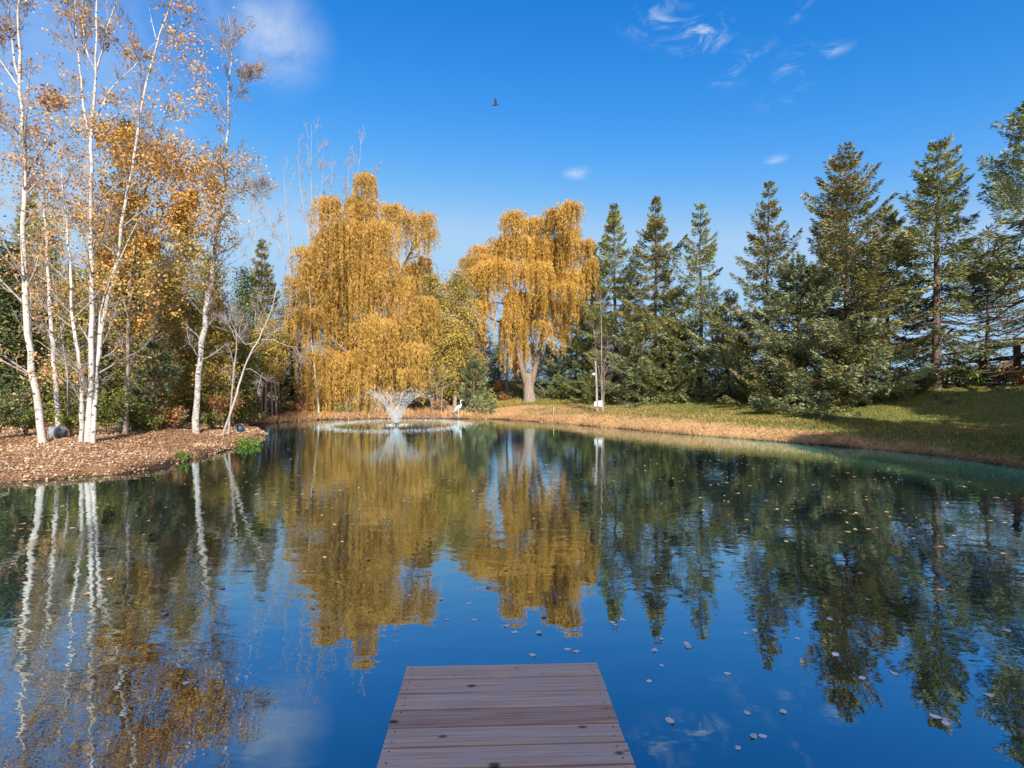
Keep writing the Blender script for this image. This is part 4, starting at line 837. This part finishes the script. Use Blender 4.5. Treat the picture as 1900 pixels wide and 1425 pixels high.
X, Y, d = scatter(90000, -2, 22, 10, 36, lambda X, Y, d: (d > 0) * (d < 8) * (.35 * ss(12 - X, -1, 5) + .08) * np.exp(-d / 4))
Z = zfun(X, Y); n = len(X); P = np.stack([X, Y, Z + rng.uniform(.01, .05, n)], 1); U = unit(np.stack([rng.normal(size=n), rng.normal(size=n), rng.normal(size=n) * .4], 1)); V = unit(np.cross(U, np.array([.1, .1, 1]) + rng.normal(size=(n, 3)) * .3)); s_ = rng.uniform(.05, .10, n)[:, None]
mb = MB(); mb.leaves(P, U * s_, V * s_ * .8); o_ = mb.build('scattered_leaves', MT['litter']); tag(o_, 'thin scatter of fallen leaves over the right bank', 'leaves', kind='stuff')
def blades(X, Y, hgt, wd, lean=.45, va=None):
    n = len(X); Z = zfun(X, Y); P = np.stack([X, Y, Z - .01], 1); U = unit(np.stack([rng.normal(size=n) * lean, rng.normal(size=n) * lean, np.ones(n)], 1)); V = unit(np.stack([rng.normal(size=n), rng.normal(size=n) * .5, 0 * X], 1))
    mb = MB(); mb.leaves(P, U * hgt[:, None], V * wd[:, None], va); return mb
X, Y, d = scatter(300000, 4, 26, 9, 30, lambda X, Y, d: (d > .02) * (d < 14) * lawnf(X, Y, d) * np.clip(1.25 - Y / 40, .3, 1)); n = len(X)
h_ = rng.uniform(.04, .10, n) * (1 + 1.5 * np.exp(-((d - 1) / .8) ** 2)); o_ = blades(X, Y, h_, rng.uniform(.012, .03, n), .9).build('lawn_grass', MT['grass']); tag(o_, 'mown green grass on the right bank', 'grass', kind='stuff')
X, Y, d = scatter(260000, -3, 22, 9, 36, lambda X, Y, d: (d > -.02) * (d < 5) * (np.exp(-d / .7) * .9 + (1 - lawnf(X, Y, d)) * .5)); n = len(X)
h_ = rng.uniform(.05, .15, n) * (.6 + .9 * np.exp(-d / .5)) * (1 + .5 * wav(X, Y, 2.3, 7)); o_ = blades(X, Y, h_, rng.uniform(.012, .03, n), .6, np.clip(.62 * rng.random(n) + .38 * ss(d + .25 * wav(X, Y, 3.1, 2), 0, 1.1) - .25 * (wav(X, Y, 1.2, 9) > .35), 0, 1)).build('bank_grass', MT['drygrass']); tag(o_, 'dry tan grass and stalks along the right bank edge', 'grass', kind='stuff')
X, Y, d = scatter(40000, -13, -1.5, 24, 38, lambda X, Y, d: (d > -.02) * (d < 3) * .9); n = len(X)
o_ = blades(X, Y, rng.uniform(.1, .4, n), rng.uniform(.02, .04, n), .5).build('shore_weeds', MT['drygrass']); tag(o_, 'tan weeds along the far shore under the willow', 'weeds', kind='stuff')

# ---------------------------------------------------------------- leaves afloat
def leaf_mesh(curl, seed):
    r = np.random.default_rng(seed); mb = MB(); k = 14; th = np.arange(k) / k * 2 * math.pi
    rad = .5 * (1 + .10 * r.normal(size=k)) * np.where(np.abs(th - math.pi) < .3, 1.12, 1); ring = np.stack([np.cos(th) * rad * 1.05, np.sin(th) * rad * .85, curl * .7 * (np.cos(th * 2) * .5 + .5) + .01 + .015 * r.random(k)], 1)
    half = ring * .5; half[:, 2] = .012
    V = np.concatenate([ring, half, [[0, 0, .014]]]); q = [(i, (i + 1) % k, k + (i + 1) % k, k + i) for i in range(k)] + [(k + i, k + i + 1, k + (i + 2) % k, 2 * k) for i in range(0, k, 2)]
    mb.add(V, q, r.random(), True); mb.tubes([[-.5, 0, .02], [-.75, .03, .03], [-1.0, .1, .02]], [.02, .015, .01], 4, .1)
    return mb
protos = []
GL = 'pale leaves afloat on the pond'
near_px = [(1050, 1175), (1066, 1170), (940, 1162), (955, 1173), (1000, 1175), (1052, 1205), (1069, 1209), (988, 1216), (1137, 1155), (1142, 1160), (1155, 1150), (1215, 1207), (1227, 1186), (1275, 1195), (1277, 1201), (1228, 1235), (1204, 1264), (1243, 1338), (1349, 1250),
           (1398, 1367), (1415, 1366), (1369, 1388), (1384, 1176), (1400, 1170), (830, 1150), (880, 1150), (1387, 1323), (1453, 1321), (1735, 1330), (1752, 1335), (1755, 1342), (1835, 1290), (1868, 1170), (1550, 1214), (1540, 1150), (1600, 1258), (362, 1190), (345, 1268), (1168, 1062), (820, 1112), (870, 1120), (760, 1105), (1250, 1060), (1330, 1090), (1505, 1050), (1480, 1185), (1660, 1250)]
pts = []
for (x, y) in near_px: D_ = F * CAMZ / (y - HY); pts.append((WX(x, D_), D_, 'near'))
def zone(n, f):
    c = 0
    while c < n:
        x = rng.uniform(20, 1890); y = 712 + 450 * rng.random() ** 1.6; D_ = F * CAMZ / (y - HY)
        if D_ > 27: continue
        X_ = WX(x, D_)
        if f(x, y) > rng.random() and sdist(np.array([X_]), np.array([D_]))[0] < -.15: pts.append((X_, D_, 'far')); c += 1
zone(215, lambda x, y: (.9 if y < 1020 else .25) * (1 if 880 < y or x > 1000 else .5) * (.45 if x < 400 else 1))
labs = {'near': 'pale leaf afloat on the smooth blue water around the dock end', 'left': 'tan leaf afloat on the dark water below the left birches', 'mid': 'tan leaf afloat on the golden willow reflection', 'right': 'tan leaf afloat on the green water off the right bank'}
vmat = []; used = set()
for i in range(10):
    o_ = leaf_mesh([.02, .10, .18, .05, .25][i % 5], 50 + i).build('floating_leaf', MT['floatleaf' if i < 5 else 'tanfloat']); protos.append(o_)
    vmat.append(o_)
for i, (x, y, zn) in enumerate(pts):
    pi_ = (i % 5) + (0 if zn == 'near' else 5)
    if pi_ not in used: o_ = protos[pi_]; used.add(pi_)
    else: o_ = protos[pi_].copy(); C.objects.link(o_)
    s_ = rng.uniform(.034, .060) if zn == 'near' else rng.uniform(.035, .07)
    o_.location = (x, y, .001); o_.scale = (s_, s_, s_); o_.rotation_euler = (0, 0, rng.random() * 6.28)
    shp = ['flat oval', 'slightly curled', 'strongly curled', 'thin flat', 'cupped'][i % 5]
    if zn == 'near': l_ = 'pale %s leaf afloat %s the dock%s' % (shp, 'left of' if x < -.7 else ('beyond the end of' if x < .8 else 'right of'), ', near the bottom of the picture' if y < 3.3 else (', a few metres out' if y > 4.1 else ', close by'))
    else:
        u_ = x / y; wh = ['below the leftmost birch', 'on the reflected birch clump', 'on the reflected scarred birch', 'on the reflected leaning birch', 'on the big willow reflection, left half', 'on the big willow reflection, right half', 'on the gap between the willow reflections', 'on the orange willow reflection', 'on the reflected slim spruces', 'on the reflected spiky-armed spruce', 'on the reflected broad spruce', 'below the bare-trunk spruce'][int(np.clip((u_ + 1.0) / 2.0 * 12, 0, 11))]
        l_ = 'tan %s leaf afloat %s, %s' % (shp, wh, 'far out' if y > 17 else ('halfway out' if y > 10 else 'nearer the dock'))
    tag(o_, l_, 'leaf', GL)
n = 3200; X = rng.uniform(-12, 13, n); Y = rng.uniform(5, 27, n) ; d = sdist(X, Y); k = (d < -.1) & (rng.random(n) < np.where(Y > 8, 1, .1) * np.where(np.abs(X) < 3, .35, 1) * (.35 + .65 * (wav(X, Y, .9, 3) > -.1))); X, Y = X[k], Y[k]; n = len(X)
mb = MB(); th = rng.random(n) * 6.28; U = np.stack([np.cos(th), np.sin(th), .1 + 0 * th], 1); V = np.stack([-np.sin(th), np.cos(th), .1 + 0 * th], 1); s_ = rng.uniform(.025, .055, n)[:, None]
mb.leaves(np.stack([X, Y, 0 * X + .004], 1), U * s_, V * s_ * .8); o_ = mb.build('drifting_leaf_bits', MT['tanfloat']); tag(o_, 'tiny leaf bits scattered across the pond surface', 'leaves', kind='stuff')
print('faces', sum(len(o.data.polygons) for o in bpy.data.objects if o.type == 'MESH'))

# pale fallen branch at the left waterline
mb = MB(); b_ = np.array([[-12.2, 11.6, .18], [-11.7, 11.5, .42], [-11.25, 11.35, .34], [-11.05, 11.15, .12], [-11.3, 10.9, .03]]); z_ = gz(-11.7, 11.6)
mb.tubes(resample(b_, 14), np.linspace(.016, .006, 14), 7)
o_ = mb.build('fallen_branch', MT['twig'], None, (-11.7, 11.5, 0)); tag(o_, 'pale fallen branch arching over the leaves at the left edge', 'branch')

X, Y, d = scatter(110000, -7, 6, 33, 54, lambda X, Y, d: (d > 1) * .8); n = len(X)
o_ = blades(X, Y, rng.uniform(.12, .30, n), rng.uniform(.03, .06, n), .6).build('slope_grass', MT['grass']); tag(o_, 'rough grass on the far slope between the willows', 'grass', kind='stuff')
